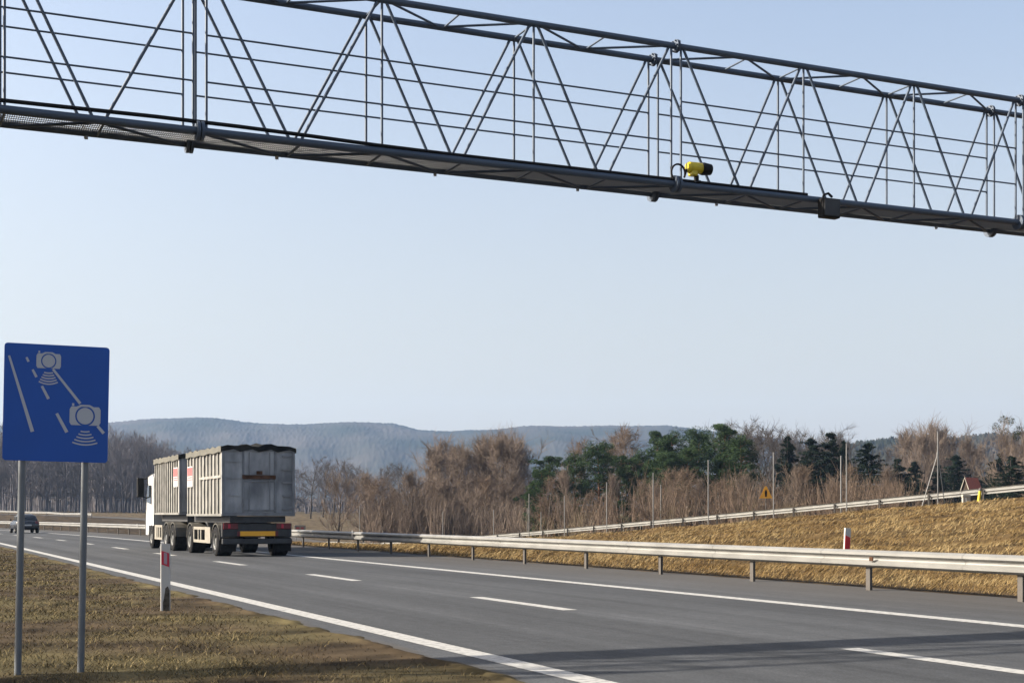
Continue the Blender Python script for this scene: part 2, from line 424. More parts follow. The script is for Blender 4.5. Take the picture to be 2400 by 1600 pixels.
# ------------------------------------------------------------------ hills in the haze
def hill(name, prof, Rc, R0, R1, px0, px1, step, bump, m):
    px = np.arange(px0, px1, step); py = np.interp(px, [p[0] for p in prof], [p[1] for p in prof])
    RR = np.unique(np.concatenate([np.linspace(R0, Rc, 90), np.linspace(Rc, R1, 8)]))
    Rg, Pg = np.meshgrid(RR, px, indexing='ij')
    zc = HC + (HY - py) / FPX * Rc
    f = np.where(Rg <= Rc, sm((Rg - R0) / (Rc - R0)) ** 1.1, 1 - .8 * sm((Rg - Rc) / (R1 - Rc)))
    lump = 0.025 * wob(Pg * .018, Rg * .004, 1.0) * np.sin(np.clip((Rg - R0) / (Rc - R0), 0, 1) * math.pi)
    Z = zc[None] * (f + lump) + RNG.uniform(-.3, 1, Rg.shape) ** 3 * bump * sm((Rg - R0) / 200) 
    X = (Pg - CX) / FPX * Rg
    V = np.stack([X, Rg, Z - 4], -1).reshape(-1, 3); a, b = Rg.shape; I = np.arange(a * b).reshape(a, b)
    F = np.stack([I[:-1, :-1], I[:-1, 1:], I[1:, 1:], I[1:, :-1]], -1).reshape(-1, 4)
    return tag(obj(name, mesh_np(name, V, F, m)), kind='structure')
hill("hills", [(-600, 1010), (0, 1000), (255, 988), (350, 984), (450, 979), (540, 983), (612, 991), (680, 995), (790, 992), (860, 990), (920, 992), (980, 1005),
     (1060, 1010), (1150, 1007), (1230, 1000), (1330, 997), (1450, 997), (1560, 999), (1700, 1012), (1900, 1035), (2100, 1060), (2900, 1080)],
     2900, 1500, 3800, -700, 3100, 3, 2.2, M['forest'])
hill("near_hill", [(1500, 1190), (1750, 1110), (1850, 1060), (1930, 1038), (1985, 1036), (2040, 1031), (2100, 1022), (2150, 1019), (2250, 1022), (2310, 1015), (2400, 1011), (2600, 1000), (3000, 990)],
     1100, 520, 1700, 1500, 3000, 3, 4, M['forest'])

hill("wooded_rise", [(-700, 1012), (0, 1024), (150, 1028), (255, 1036), (340, 1052), (420, 1085), (480, 1112), (600, 1140), (760, 1165), (1000, 1180), (1400, 1186)],
     620, 430, 900, -700, 1400, 4, 4, M['rise'])

# ------------------------------------------------------------------ grass (stuff)
def blades(name, s, t, hgt, wid, lean, cols):
    n = len(s); P = rd(s, t); z = H(s, t)
    yaw = RNG.uniform(0, 2 * math.pi, n)
    base = np.stack([P[:, 0], P[:, 1], z - .01], -1)
    side = np.stack([np.cos(yaw), np.sin(yaw), 0 * yaw], -1) * (wid / 2)[:, None]
    tip = base + lean + np.stack([0 * hgt, 0 * hgt, hgt], -1)
    mid = base + lean * .35 + np.stack([0 * hgt, 0 * hgt, hgt * .62], -1)
    V = np.stack([base - side, base + side, mid + side * .7, mid - side * .7, tip], 1).reshape(-1, 3)
    i = np.arange(n) * 5
    F = np.concatenate([np.stack([i, i + 1, i + 2], -1), np.stack([i, i + 2, i + 3], -1), np.stack([i + 3, i + 2, i + 4], -1)])
    C = np.repeat(np.concatenate([cols, np.ones((n, 1))], 1), 5, 0)
    return mesh_np(name, V, F, M['grass'], False, C)

def pal(n, colors, p, patch):
    """blend of palette colours with patches and blade variation"""
    idx = (np.clip(patch + RNG.normal(0, .22, n), 0, .999) * len(colors)).astype(int)
    c = ALB * np.array(colors)[idx] * RNG.uniform(.7, 1.3, n)[:, None]
    return c

N = 240000
s = 5 + 75 * RNG.uniform(0, 1, N) ** 2.2; t = -.75 - RNG.uniform(0, 1, N) ** 1.3 * (4 + .32 * s)
P = rd(s, t); dist = np.hypot(P[:, 0], P[:, 1])
patch = .45 + .34 * (wob(s, t, .8) / 2) + .26 * wob(s * 1.0, t * 1.3, 2.6) / 2
edge = sm((-t - .5) / 1.6)
patch = patch * (.35 + .65 * edge)
keep = RNG.uniform(0, 1, N) < (.25 + .75 * edge) * np.clip(.15 + patch * 1.25, 0, 1)
s, t, dist, patch = s[keep], t[keep], dist[keep], patch[keep]; n = len(s)
hg = RNG.uniform(.015, .06, n) * (.7 + .8 * patch); yaw = RNG.uniform(0, 2 * math.pi, n)
lean = np.stack([np.cos(yaw), np.sin(yaw), 0 * yaw], -1) * (hg * RNG.uniform(.6, 2.8, n))[:, None]
cols = pal(n, [(.055, .039, .025), (.085, .062, .036), (.118, .090, .045), (.145, .118, .056), (.23, .182, .095)], None, patch)
tag(obj("verge_grass", blades("verge_grass", s, t, hg, .007 * np.clip(dist / 13, .8, 5), lean, cols)), 'short dry brown and olive grass on the roadside verge', 'grass', kind='stuff')

N = 230000
s = 8 + 115 * RNG.uniform(0, 1, N) ** 1.5; t = 12.25 + RNG.uniform(0, 1, N) ** 1.15 * 30.3
P = rd(s, t); dist = np.hypot(P[:, 0], P[:, 1])
u_ = P[:, 0] / np.maximum(P[:, 1], 1)
keep = (u_ > -.16) & (u_ < .42); s, t, dist = s[keep], t[keep], dist[keep]; n = len(s)
patch = .5 + .34 * wob(s, t, .35) / 2 + .30 * wob(s + t * .5, t * 1.2, 1.4) / 2
hg = RNG.uniform(.06, .17, n) * (.7 + .6 * patch) * (.5 + .5 * sm((t - 12.2) / 1.2))
ang = RNG.normal(0.25, .7, n)
lean = np.stack([np.cos(ang), np.sin(ang), 0 * ang], -1) * (hg * RNG.uniform(.9, 2.4, n))[:, None]
cols = pal(n, [(.085, .052, .022), (.13, .083, .033), (.175, .118, .050), (.215, .153, .070), (.285, .216, .110)], None, patch)
tag(obj("bank_grass", blades("bank_grass", s, t, hg, .012 * np.clip(dist / 28, .8, 3.5), lean, cols)), 'long golden dry grass combed over the bank behind the guardrail', 'grass', kind='stuff')

# ------------------------------------------------------------------ guardrails
WPROF = [(0, .43), (.035, .445), (.08, .475), (.083, .52), (.01, .565), (.0, .59), (.01, .615), (.083, .66), (.08, .705), (.035, .735), (0, .75)]
def beam(path, side, name, parent, thick=.012):
    """path: list of (xy, z, normal xy towards the road)"""
    n = len(WPROF); vs_ = []; fs = []
    for (p, z, nn) in path:
        for a, zz in WPROF: vs_.append((p[0] + nn[0] * (a + .05) * side, p[1] + nn[1] * (a + .05) * side, z + zz))
        for a, zz in WPROF: vs_.append((p[0] + nn[0] * (a + .05 - thick) * side, p[1] + nn[1] * (a + .05 - thick) * side, z + zz))
    for i in range(len(path) - 1):
        b = i * 2 * n; c = b + 2 * n
        for k in range(n - 1):
            fs.append((b + k, b + k + 1, c + k + 1, c + k)); fs.append((b + n + k, c + n + k, c + n + k + 1, b + n + k + 1))
        fs.append((b + n - 1, b + 2 * n - 1, c + 2 * n - 1, c + n - 1)); fs.append((b, c, c + n, b + n))
    for i in range(2, len(path) - 1, 2):                        # overlapping joint sleeves with bolt rows
        (p, z, nn), (p2, _, _) = path[i], path[i + 1]
        d_ = (np.asarray(p2) - np.asarray(p)); d_ = d_ / np.linalg.norm(d_); b = len(vs_)
        for e in (-.16, .16):
            for a, zz in WPROF: vs_.append((p[0] + nn[0] * (a + .056) * side + d_[0] * e, p[1] + nn[1] * (a + .056) * side + d_[1] * e, z + zz))
        for k in range(n - 1): fs.append((b + k, b + k + 1, b + n + k + 1, b + n + k))
    m = MB(); m.add(vs_, fs); o = m.build(name, M['galv'], parent); return o

def st_path(ss, t, zf):
    out = []
    for s_ in ss:
        p = rd(s_, t); q = rd(s_, t - 1.0); out.append((p, float(zf(s_)), q - p))
    return out

def post_mesh(h):
    m = MB()
    # C section: web towards the road, two flanges
    m.box(-.06, .06, -.006, .006, 0, 1); m.box(-.06, -.05, -.006, .05, 0, 1); m.box(.05, .06, -.006, .05, 0, 1)
    m.box(-.03, .03, -.05, -.006, .52 / h, .66 / h)
    for i, v in enumerate(m.v): m.v[i] = (v[0], v[1], v[2] * h)
    me = bpy.data.meshes.new("rail_post"); me.from_pydata(m.v, [], m.f); me.materials.append(M['post']); return me

GRT = 11.32
g = empty("guardrail", (*rd(30., GRT), 0), 0, "long galvanised guardrail along the far road edge in front of the golden bank", "guardrail")
inv_g = Matrix.Translation(-g.location)
def local(o, root):                                   # world-built child under a translated root
    o.matrix_parent_inverse = root.matrix_world.inverted() if False else Matrix.Translation(-root.location); return o
local(beam(st_path(np.arange(7.0, 300, 1.95), GRT, lambda s_: 0), 1, "beam", g), g)
pm = post_mesh(.70)
for k in range(-2, 66):
    s_ = 17.35 + 3.83 * k
    p = rd(s_, GRT); o = obj("rail_post", pm, g); o.location = (p[0], p[1], -.04); o.rotation_euler = (0, 0, heading(s_) + math.pi / 2 + math.pi); local(o, g)
    sp = MB()
for s_, mm in ((20.9, 'rust'), (52.0, 'white'), (75.0, 'white'), (98, 'white')):
    p = rd(s_, GRT - .15); rm = MB(); Mx = Matrix.Translation((p[0], p[1], 0)) @ Matrix.Rotation(heading(s_), 4, 'Z')
    rm.box(-.012, .012, -.05, .05, .55, .63 if mm == 'rust' else .80, Mx, .004)
    local(rm.build("reflector", M[mm], g), g)

RRT = 44.6
zR = lambda s_: float(H(s_, RRT))
g2 = empty("guardrail", (*rd(54., RRT), zR(54.)), 0, "sloping guardrail of the ramp above the grassy bank, its posts towards the camera", "guardrail")
local(beam(st_path(np.arange(22, 150, 1.98), RRT, zR), -1, "beam", g2), g2)
pm2 = post_mesh(.76)
for k in range(-7, 24):
    s_ = 54.2 + 3.97 * k; p = rd(s_, RRT); o = obj("rail_post", pm2, g2)
    o.location = (p[0], p[1], zR(s_) - .05); o.rotation_euler = (0, 0, heading(s_) + math.pi / 2); local(o, g2)
# a third rail, far away beyond the curve
pts = []
for px_, Y_ in ((215, 214), (196, 220), (150, 230), (110, 242), (70, 254), (20, 268), (-30, 284)):
    x_ = PX(px_, Y_); pts.append((np.array([x_, Y_]), Hxy(x_, Y_), np.array([-.3, -.95])))
g3 = empty("guardrail", (pts[3][0][0], pts[3][0][1], pts[3][1]), 0, "distant pale guardrail across the brown field below the leafless wood", "guardrail")
local(beam(pts, 1, "beam", g3, .03), g3)
for p, z_, nn in pts[:-1]:
    o = obj("rail_post", pm2, g3); o.location = (p[0], p[1], z_ - .05); o.rotation_euler = (0, 0, 1.2); local(o, g3)

# ------------------------------------------------------------------ gantry
def gp(q, s_, z): v = D * s_ + R * q; return Vector((v[0], v[1], z))
QK = 1.06; SN, SF = 16.24, 16.85                 # near and far truss (distance along the road)
ZB, ZT = 5.81, 7.65
def qpx(px, s_):
    u = (px - CX) / FPX; return s_ * (.9119 * u + .4104) / (.9119 - .4104 * u)
GX = gp(9.71, 16.5, 0)
gan = empty("road_gantry", GX, 0, "blue-grey steel lattice gantry spanning high above the road", "gantry")
def gpart(mb, name, mt='gantry'):
    return local(mb.build(name, M[mt], gan), gan)
QL, QR = -10.0, 19.7
for nm, s_, z in (("bottom_chord", SN, ZB), ("bottom_chord", SF, ZB), ("top_chord", SN, ZT), ("top_chord", SF, ZT)):
    gpart(MB().tube([gp(QL, s_, z), gp(QR, s_, z)], .046 if nm == "bottom_chord" else .042, 12), nm)
TOPS = {-6: -2.75, -5: -.75, -4: 1.18, -3: 3.18, -2: 5.26, -1: 7.18, 0: 9.16, 1: 11.10, 2: 12.93, 3: 14.82, 4: 16.72, 5: 18.45}
for k in (-7, -8, -9): TOPS[k] = TOPS[k + 1] - 1.97
TOPS = {k: v * QK for k, v in TOPS.items()}
MIDS = {-4: 2.12, -3: 4.24, -2: 6.19, -1: 8.12, 0: 10.18, 1: 12.03, 2: 13.87}
def mid(k): return MIDS[k] * QK if k in MIDS else ( TOPS[k] + TOPS.get(k + 1, TOPS[k] + 2.0)) / 2
splice = lambda k: (k + 90) % 3 == 0
for k in range(-9, 6):
    q = TOPS[k]
    for s_ in (SN, SF):
        far = s_ == SF
        # verticals: one per top node, two at a flanged splice
        for dq in ((-.075, .075) if splice(k) else (0,)):
            gpart(MB().tube([gp(q + dq, s_, ZB), gp(q + dq, s_, ZT)], .0165, 7), "vertical")
        for sg in (-1, 1):
            if k + sg not in TOPS: continue
            gpart(MB().tube([gp(q + sg * (.10 if splice(k) else .045), s_, ZT), gp((mid(k) if sg > 0 else mid(k - 1)) - sg * .06, s_, ZB)], .0195, 7), "diagonal")
        if splice(k):
            for z in (ZB, ZT):
                f = MB()
                for dq in ((-.018, .006) if z == ZT else (-.042, .007)):
                    a = gp(q + dq, s_, z); b = gp(q + dq + (.016 if z == ZT else .035), s_, z); f.tube([a, b], .088 if z == ZT else .112, 16)
                for j in range(6):
                    an = j * math.pi / 3; off = Vector((*(D * math.cos(an) * .07), math.sin(an) * .07))
                    f.tube([gp(q - .045, s_, z) + off, gp(q + .045, s_, z) + off], .011, 6)
                gpart(f, "flange")
for k in range(-9, 5):                                   # top and bottom plane bracing
    q = TOPS[k]; q2 = TOPS[k + 1]; qm = mid(k); flip = ((k + 90) // 3) % 2 == 0
    for z, r_ in ((ZT, .016), (ZB - .03, .018)):
        a, b = (SF, SN) if flip else (SN, SF)
        gpart(MB().tube([gp(q + .05, a, z), gp(qm, b, z), gp(q2 - .05, a, z)], r_, 6), "brace")
        st = MB(); st.tube([gp(qm + .06, SN, z), gp(qm + .06, SF, z)], r_ * .8, 6)
        st2 = MB(); st2.tube([gp(q, SN, z), gp(q, SF, z)], r_ * .8, 6)
        gpart(st, "strut")
        if not splice(k): gpart(st2, "strut")
        c_ = MB(); p = gp(qm - .06, SF, ZB - .055); c_.box(-.02, .02, -.02, .02, -.02, .02, Matrix.Translation(p), .004)
        if z < 6: gpart(c_, "clamp", 'signwhite')
for k in range(-9, 6, 3):                                # two hand rails per truss, section by section
    if k + 3 not in TOPS: continue
    qa, qb = TOPS[k] + .075, TOPS[k + 3] - .075
    for s_ in (SN, SF):
        for z in (6.92, 6.38) if s_ == SN else (6.91, 6.39):
            gpart(MB().tube([gp(qa, s_, z), gp(qb, s_, z)], .0115, 6), "hand_rail")
gr = MB()
for i in range(7):
    s_ = SN + .06 + (SF - SN - .12) * i / 6; gr.tube([gp(QL, s_, ZB + .01), gp(QR, s_, ZB + .01)], .005, 4)
for q in np.arange(QL, QR, .024):
    a, b = gp(q, SN + .05, ZB), gp(q, SF - .05, ZB); e = Vector((*(R * .002), 0)); h_ = Vector((0, 0, .024))
    gr.add([a - e, a + e, b + e, b - e, a - e + h_, a + e + h_, b + e + h_, b - e + h_], [(3, 2, 1, 0), (4, 5, 6, 7), (0, 1, 5, 4), (1, 2, 6, 5), (2, 3, 7, 6), (3, 0, 4, 7)])
gpart(gr, "walkway_grating", 'grate')
cab = [gp(-6, SN, ZB + .075)] + [gp(q * QK, SN - .01, ZB + z) for q, z in ((.4, .085), (1.6, .095), (2.7, .105), (3.6, .10), (4.4, .085), (5.2, .065), (6.2, .055), (8, .055), (10, .054), (11.15, .054))]
gpart(MB().tube(cab, .024, 8), "cable", 'black')
for q in (QL, QR - .3):                                  # the two supports, beyond the frame
    c = MB()
    for s_ in (SN, SF): c.tube([gp(q, s_, -.1), gp(q, s_, ZT)], .09, 12)
    for z in np.arange(.6, 5.2, .9): c.tube([gp(q, SN, z), gp(q, SF, z + .45)], .025, 6).tube([gp(q, SF, z + .45), gp(q, SN, z + .9)], .025, 6)
    gpart(c, "column")

# traffic camera clamped to the near bottom chord
def along(px): return qpx(px, SN)
qc = along(1632); base = gp(qc, SN, ZB + .046)
tcam = empty("traffic_camera", base, TH, "small yellow camera with a black hood standing on the gantry's lower chord", "camera")
h = MB(); h.lathe([(.001, -.17), (.055, -.17), (.075, -.14), (.078, .0), (.070, .06), (.001, .06)], 'x', (0, -.03, .19), 16)
h.box(-.12, -.02, -.09, .03, .08, .15, None, .012); h.build("housing", M['yellow'], tcam)
h = MB(); h.lathe([(.001, .055), (.082, .055), (.086, .09), (.074, .20), (.070, .20), (.06, .10), (.001, .10)], 'x', (0, -.03, .19), 16); h.build("lens_hood", M['black'], tcam)
h = MB(); h.box(-.025, .025, -.03, .03, .03, .10, None, .006); h.box(-.05, .05, -.05, .05, -.01, .03, None, .008); h.build("bracket", M['black'], tcam)
lp = [Vector((-.30 + .105 * math.cos(a), -.03, .10 + .115 * math.sin(a))) for a in np.linspace(-.25 * math.pi - .3, 1.25 * math.pi, 18)]
MB().tube([Vector((-.17, -.03, .16))] + lp[2:] + [Vector((-.40, -.02, -.01))], .014, 6).build("cable", M['black'], tcam)
qj = along(1931); base = gp(qj, SN - .07, ZB - .04)
base.z -= .03; jb = empty("junction_box", base, TH, "black junction box hanging on the gantry's lower chord", "junction box")
MB().box(-.15, .15, -.11, .02, -.20, .07, None, .012).build("box", M['black'], jb)
MB().box(-.128, .128, -.122, -.1105, -.178, .048, None, .004).build("lid", M['chassis'], jb)
MB().tube([Vector((-.1, -.02, .05)), Vector((-.06, -.01, .13)), Vector((.02, .0, .16)), Vector((.1, .02, .12))], .018, 6).build("cable", M['black'], jb)

# ------------------------------------------------------------------ blue speed-camera sign
sy = math.radians(17); X0, Y0 = PX(8.0, 12.3), 12.3
sg = empty("road_sign", (X0 + .44 * math.cos(sy), Y0 + .44 * math.sin(sy), 0), 0, "blue average speed camera sign on two grey steel posts in the verge", "road sign")
sg.rotation_euler = (0, math.radians(1.1), sy); sg.location.x -= .046
SW, ZB0, ZT0 = .882, 1.87, 2.895
def sxz(u, v):                                            # picture coordinates of the sign face (0..798, 0..890 down)
    return (-SW / 2 + u / 798 * SW, ZT0 - v / 890 * (ZT0 - ZB0))
def rounded(x0, x1, z0, z1, r):
    pts = []
    for cx_, cz_, a0 in ((x1 - r, z1 - r, 0), (x0 + r, z1 - r, 90), (x0 + r, z0 + r, 180), (x1 - r, z0 + r, 270)):
        for j in range(6): a = math.radians(a0 + 18 * j); pts.append((cx_ + r * math.cos(a), cz_ + r * math.sin(a)))
    return pts
MB().prism(rounded(-SW / 2, SW / 2, ZB0, ZT0, .03), -.045, -.03).build("panel", M['signblue'], sg)
pg = MB(); yf = -.0475
def stroke(pts, w0, w1=None):
    w1 = w0 if w1 is None else w1
    for i in range(len(pts) - 1):
        a = Vector(sxz(*pts[i])); b = Vector(sxz(*pts[i + 1])); d = (b - a).normalized(); nn = Vector((-d.y, d.x))
        k = SW / 798
        wa = (w0 + (w1 - w0) * i / (len(pts) - 1)) * k / 2; wb = (w0 + (w1 - w0) * (i + 1) / (len(pts) - 1)) * k / 2
        q = [a + nn * wa, a - nn * wa, b - nn * wb, b + nn * wb]
        pg.add([(v.x, yf, v.y) for v in q], [(0, 1, 2, 3)])
def disc(cx_, cy_, r0, r1, y=yf, n=28, sq=1.0):
    vs_ = []; fs = []
    for j in range(n):
        a = 2 * math.pi * j / n
        for r_ in (r0, r1): x, z = sxz(cx_ + r_ * math.cos(a), cy_ + r_ * sq * math.sin(a)); vs_.append((x, y, z))
    for j in range(n):
        k = (j + 1) % n; fs.append((2 * j, 2 * j + 1, 2 * k + 1, 2 * k))
    pg.add(vs_, fs)
stroke([(36, 98), (222, 668)], 16, 28)
for a, b, w0, w1 in (((166, 104), (182, 138), 16, 18), ((214, 196), (244, 252), 17, 20), ((286, 318), (338, 414), 19, 22), ((402, 522), (482, 664), 22, 26)): stroke([a, b], w0, w1)
stroke([(367, 186), (580, 440)], 18, 22); stroke([(716, 608), (765, 662)], 22, 24)
def camera_mark(cx_, cy_, hw, hh, r):
    # body with a dark ring left open round the lens
    n = 32; vs_ = []; fs = []
    for j in range(n):
        a = 2 * math.pi * j / n; c, s_ = math.cos(a), math.sin(a)
        k = min(hw / max(abs(c), 1e-6), hh / max(abs(s_), 1e-6))
        for x, y in ((cx_ + r * c, cy_ + r * s_), (cx_ + max(k, r) * c, cy_ + max(k, r) * s_)): px_, pz_ = sxz(x, y); vs_.append((px_, yf, pz_))
    for j in range(n):
        k = (j + 1) % n; fs.append((2 * j, 2 * j + 1, 2 * k + 1, 2 * k))
    pg.add(vs_, fs); disc(cx_, cy_, 0, r * .84)
    top = [(cx_ - hw * .55, cy_ - hh), (cx_ - hw * .3, cy_ - hh * 1.22), (cx_ + hw * .3, cy_ - hh * 1.22), (cx_ + hw * .55, cy_ - hh)]
    pg.add([(sxz(*p)[0], yf, sxz(*p)[1]) for p in top], [(0, 1, 2, 3)])
    stroke([(cx_ - hw * .78, cy_ - hh * 1.35), (cx_ - hw * .78, cy_ - hh * 1.05)], hw * .14)
camera_mark(334, 126, 93, 56, 58); camera_mark(619, 535, 119, 71, 76)
def waves(cx_, y0, y1, w0, w1, n):
    for i in range(n):
        f = i / (n - 1); hw = w0 + (w1 - w0) * f; y = y0 + (y1 - y0) * f; dip = 4 + 14 * f
        pts = [(cx_ + hw * x, y + dip * (1 - x * x)) for x in np.linspace(-1, 1, 9)]
        stroke(pts, 11)
waves(334, 214, 284, 34, 72, 5); waves(621, 652, 738, 34, 96, 5)
pg.build("pictogram", M['signwhite'], sg)
for u in (147 / 798, 625 / 798):
    x = -SW / 2 + u * SW
    MB().tube([Vector((x, 0, -.3)), Vector((x, 0, ZT0 - .05))], .031, 14).build("post", M['tube'], sg)
    for z in (ZB0 + .15, ZT0 - .2):
        MB().box(x - .045, x + .045, -.030, .04, z - .018, z + .018, None, .004).build("clamp", M['tube'], sg)

# ------------------------------------------------------------------ delineator posts
def delineator(loc, rz, h, label, dirty=True, tilt=0.0, plain=False):
    r = empty("delineator_post", loc, rz, label, "delineator"); r.rotation_euler = (0, tilt, rz)
    def sect(z, k): return [(-.062 * k, -.028, z), (.062 * k, -.028, z), (.070 * k, .0, z), (.04 * k, .045, z), (-.04 * k, .045, z), (-.070 * k, .0, z)]
    m = MB(); zs = [-.1, h - .06]
    vs_ = sect(zs[0], 1) + sect(zs[1], 1) + [(x * .96, y, z + (.06 if y < .02 else .03)) for x, y, z in sect(h - .06, 1)]
    fs = [tuple(range(12, 18))]
    for b in (0, 6):
        for i in range(6): j = (i + 1) % 6; fs.append((b + i, b + j, b + 6 + j, b + 6 + i))
    m.add(vs_, fs); m.build("post", M['dirtywhite'], r)
    lo_ = .10 if plain else .0
    m = MB(); m.prism([(-.055, h - .30 - lo_), (.055, h - .34 - lo_), (.055, h - .14 - lo_ * .4), (-.055, h - .10 - lo_ * .4)], -.034, -.0285); a = m.build("reflector", M['redplain' if plain else 'redref'], r)
    if not plain: MB().prism([(-.02, h - .29), (.025, h - .305), (.025, h - .14), (-.02, h - .125)], -.037, -.0342).build("reflector_insert", M['greyref'], a)
    if dirty:
        m = MB(); m.add([(-.03, -.0315, -.05), (.061, -.0315, -.05), (.061, -.0315, .30), (.035, -.0315, .36), (.0, -.0315, .33), (-.02, -.0315, .18), (-.035, -.0315, .12)], [tuple(range(7))])
        m.build("dirt_stain", M['dirt'], r)
    return r
Yd = 20.6
delineator((PX(388, Yd), Yd, 0.0), math.radians(8), .98, "white delineator post with a red reflector at the near edge of the road", True)
Yd = 27.0
delineator((PX(1983, Yd), Yd, .60), math.radians(20), .55, "short white delineator with a bright red reflector fixed behind the guardrail", False, math.radians(3), True)

# ------------------------------------------------------------------ lorry with trailer
loc = rd(46.8, 6.21)
tr = empty("container_lorry", (loc[0], loc[1], 0), TH, "grey container lorry pulling a trailer with a second container down the carriageway", "lorry")
def wheel(x0, x1, y, r, parent, out):
    t_ = MB(); t_.lathe([(r * .58, x0), (r * .9, x0), (r, x0 + .03), (r, x1 - .03), (r * .9, x1), (r * .58, x1), (r * .58, x0)], 'x', (0, y, r), 24)
    wh = t_.build("wheel", M['rubber'], parent)
    m = MB(); o_ = x0 if out < 0 else x1; sgn = -out
    m.lathe([(r * .58, o_), (r * .56, o_ + sgn * .02), (r * .50, o_ + sgn * .03), (r * .44, o_ + sgn * .10), (r * .28, o_ + sgn * .11), (r * .22, o_ + sgn * .03), (.001, o_ + sgn * .02)], 'x', (0, y, r), 20)
    m.build("rim", M['alu'], wh); return wh
for y, dual in ((1.1, 1), (5.4, 1), (8.75, 1), (10.1, 1), (13.35, 0)):
    wd = .54 if dual else .32
    wheel(-1.24, -1.24 + wd, y, .5, tr, -1); wheel(1.24 - wd, 1.24, y, .5, tr, 1)
for y in (1.1, 5.4, 8.75, 10.1, 13.35):
    MB().tube([Vector((-1.0, y, .5)), Vector((1.0, y, .5))], .07, 8).build("axle", M['chassis'], tr)
ch = MB()
for x in (-.48, .40): ch.box(x, x + .08, .25, 6.2, .86, 1.14); ch.box(x, x + .08, 7.0, 14.2, .86, 1.14)
for y in (.3, 1.9, 3.5, 5.0, 6.0, 7.1, 9.4, 11.5): ch.box(-.4, .4, y, y + .12, .9, 1.1)
ch.box(-.95, .95, .1, 5.9, 1.145, 1.355); ch.box(-.95, .95, 7.2, 12.5, 1.145, 1.405)
ch.box(-1.1, 1.1, 11.0, 12.5, .5, .96, None, .04)
ch.build("chassis", M['chassis'], tr)
MB().tube([Vector((-.4, 5.9, .75)), Vector((0, 7.3, .72))], .05, 8).tube([Vector((.4, 5.9, .75)), Vector((0, 7.3, .72))], .05, 8).build("drawbar", M['chassis'], tr)
# rear end of the trailer
bm_ = MB(); bm_.box(-1.2, 1.2, .12, .24, .42, .60, None, .02); bm_.box(-1.2, 1.2, .20, .30, .66, 1.12, None, .02); bm_.build("rear_beam", M['chassis'], tr)
for x in (-1.22, .66):
    for y in (1.1, 5.4, 8.75, 10.1):
        fm = MB()
        pr = [(y + .66 * math.cos(a), .5 + .62 * math.sin(a)) for a in np.linspace(.15, math.pi - .15, 11)]
        vs_ = [(x, p, z) for p, z in pr] + [(x + .56, p, z) for p, z in pr] + [(x, .97 * p + .03 * y, z - .035) for p, z in pr] + [(x + .56, .97 * p + .03 * y, z - .035) for p, z in pr]
        n = 11; fs = []
        for i in range(n - 1): fs += [(i, i + 1, n + i + 1, n + i), (2 * n + i, 3 * n + i, 3 * n + i + 1, 2 * n + i + 1), (i, 2 * n + i, 2 * n + i + 1, i + 1), (n + i, n + i + 1, 3 * n + i + 1, 3 * n + i)]
        fm.add(vs_, fs); fm.build("mudguard", M['guard'], tr)
for x in (-1.22, .68):
    MB().box(x, x + .54, .36, .38, .16, .62).build("mud_flap", M['rubber'], tr)
for x0, x1 in ((-1.16, -.66), (.66, 1.16)):
    m = MB(); m.box(x0, x1, .145, .198, .92, 1.12, None, .012); l = m.build("tail_light", M['red'], tr)
    MB().box(x0 + .16, x0 + .24, .135, .1445, .95, 1.09, None, .004).build("lens", M['redref'], l)
m = MB(); m.box(-.60, .60, .10, .118, .69, .85); pl = m.build("rear_marker_plate", M['plate'], tr)
MB().box(-.70, -.602, .10, .118, .69, .85).box(.602, .70, .10, .118, .69, .85).build("plate_end", M['red'], pl)
MB().box(-.08, .20, .33, .37, 1.18, 1.30).build("number_plate", M['white'], tr)
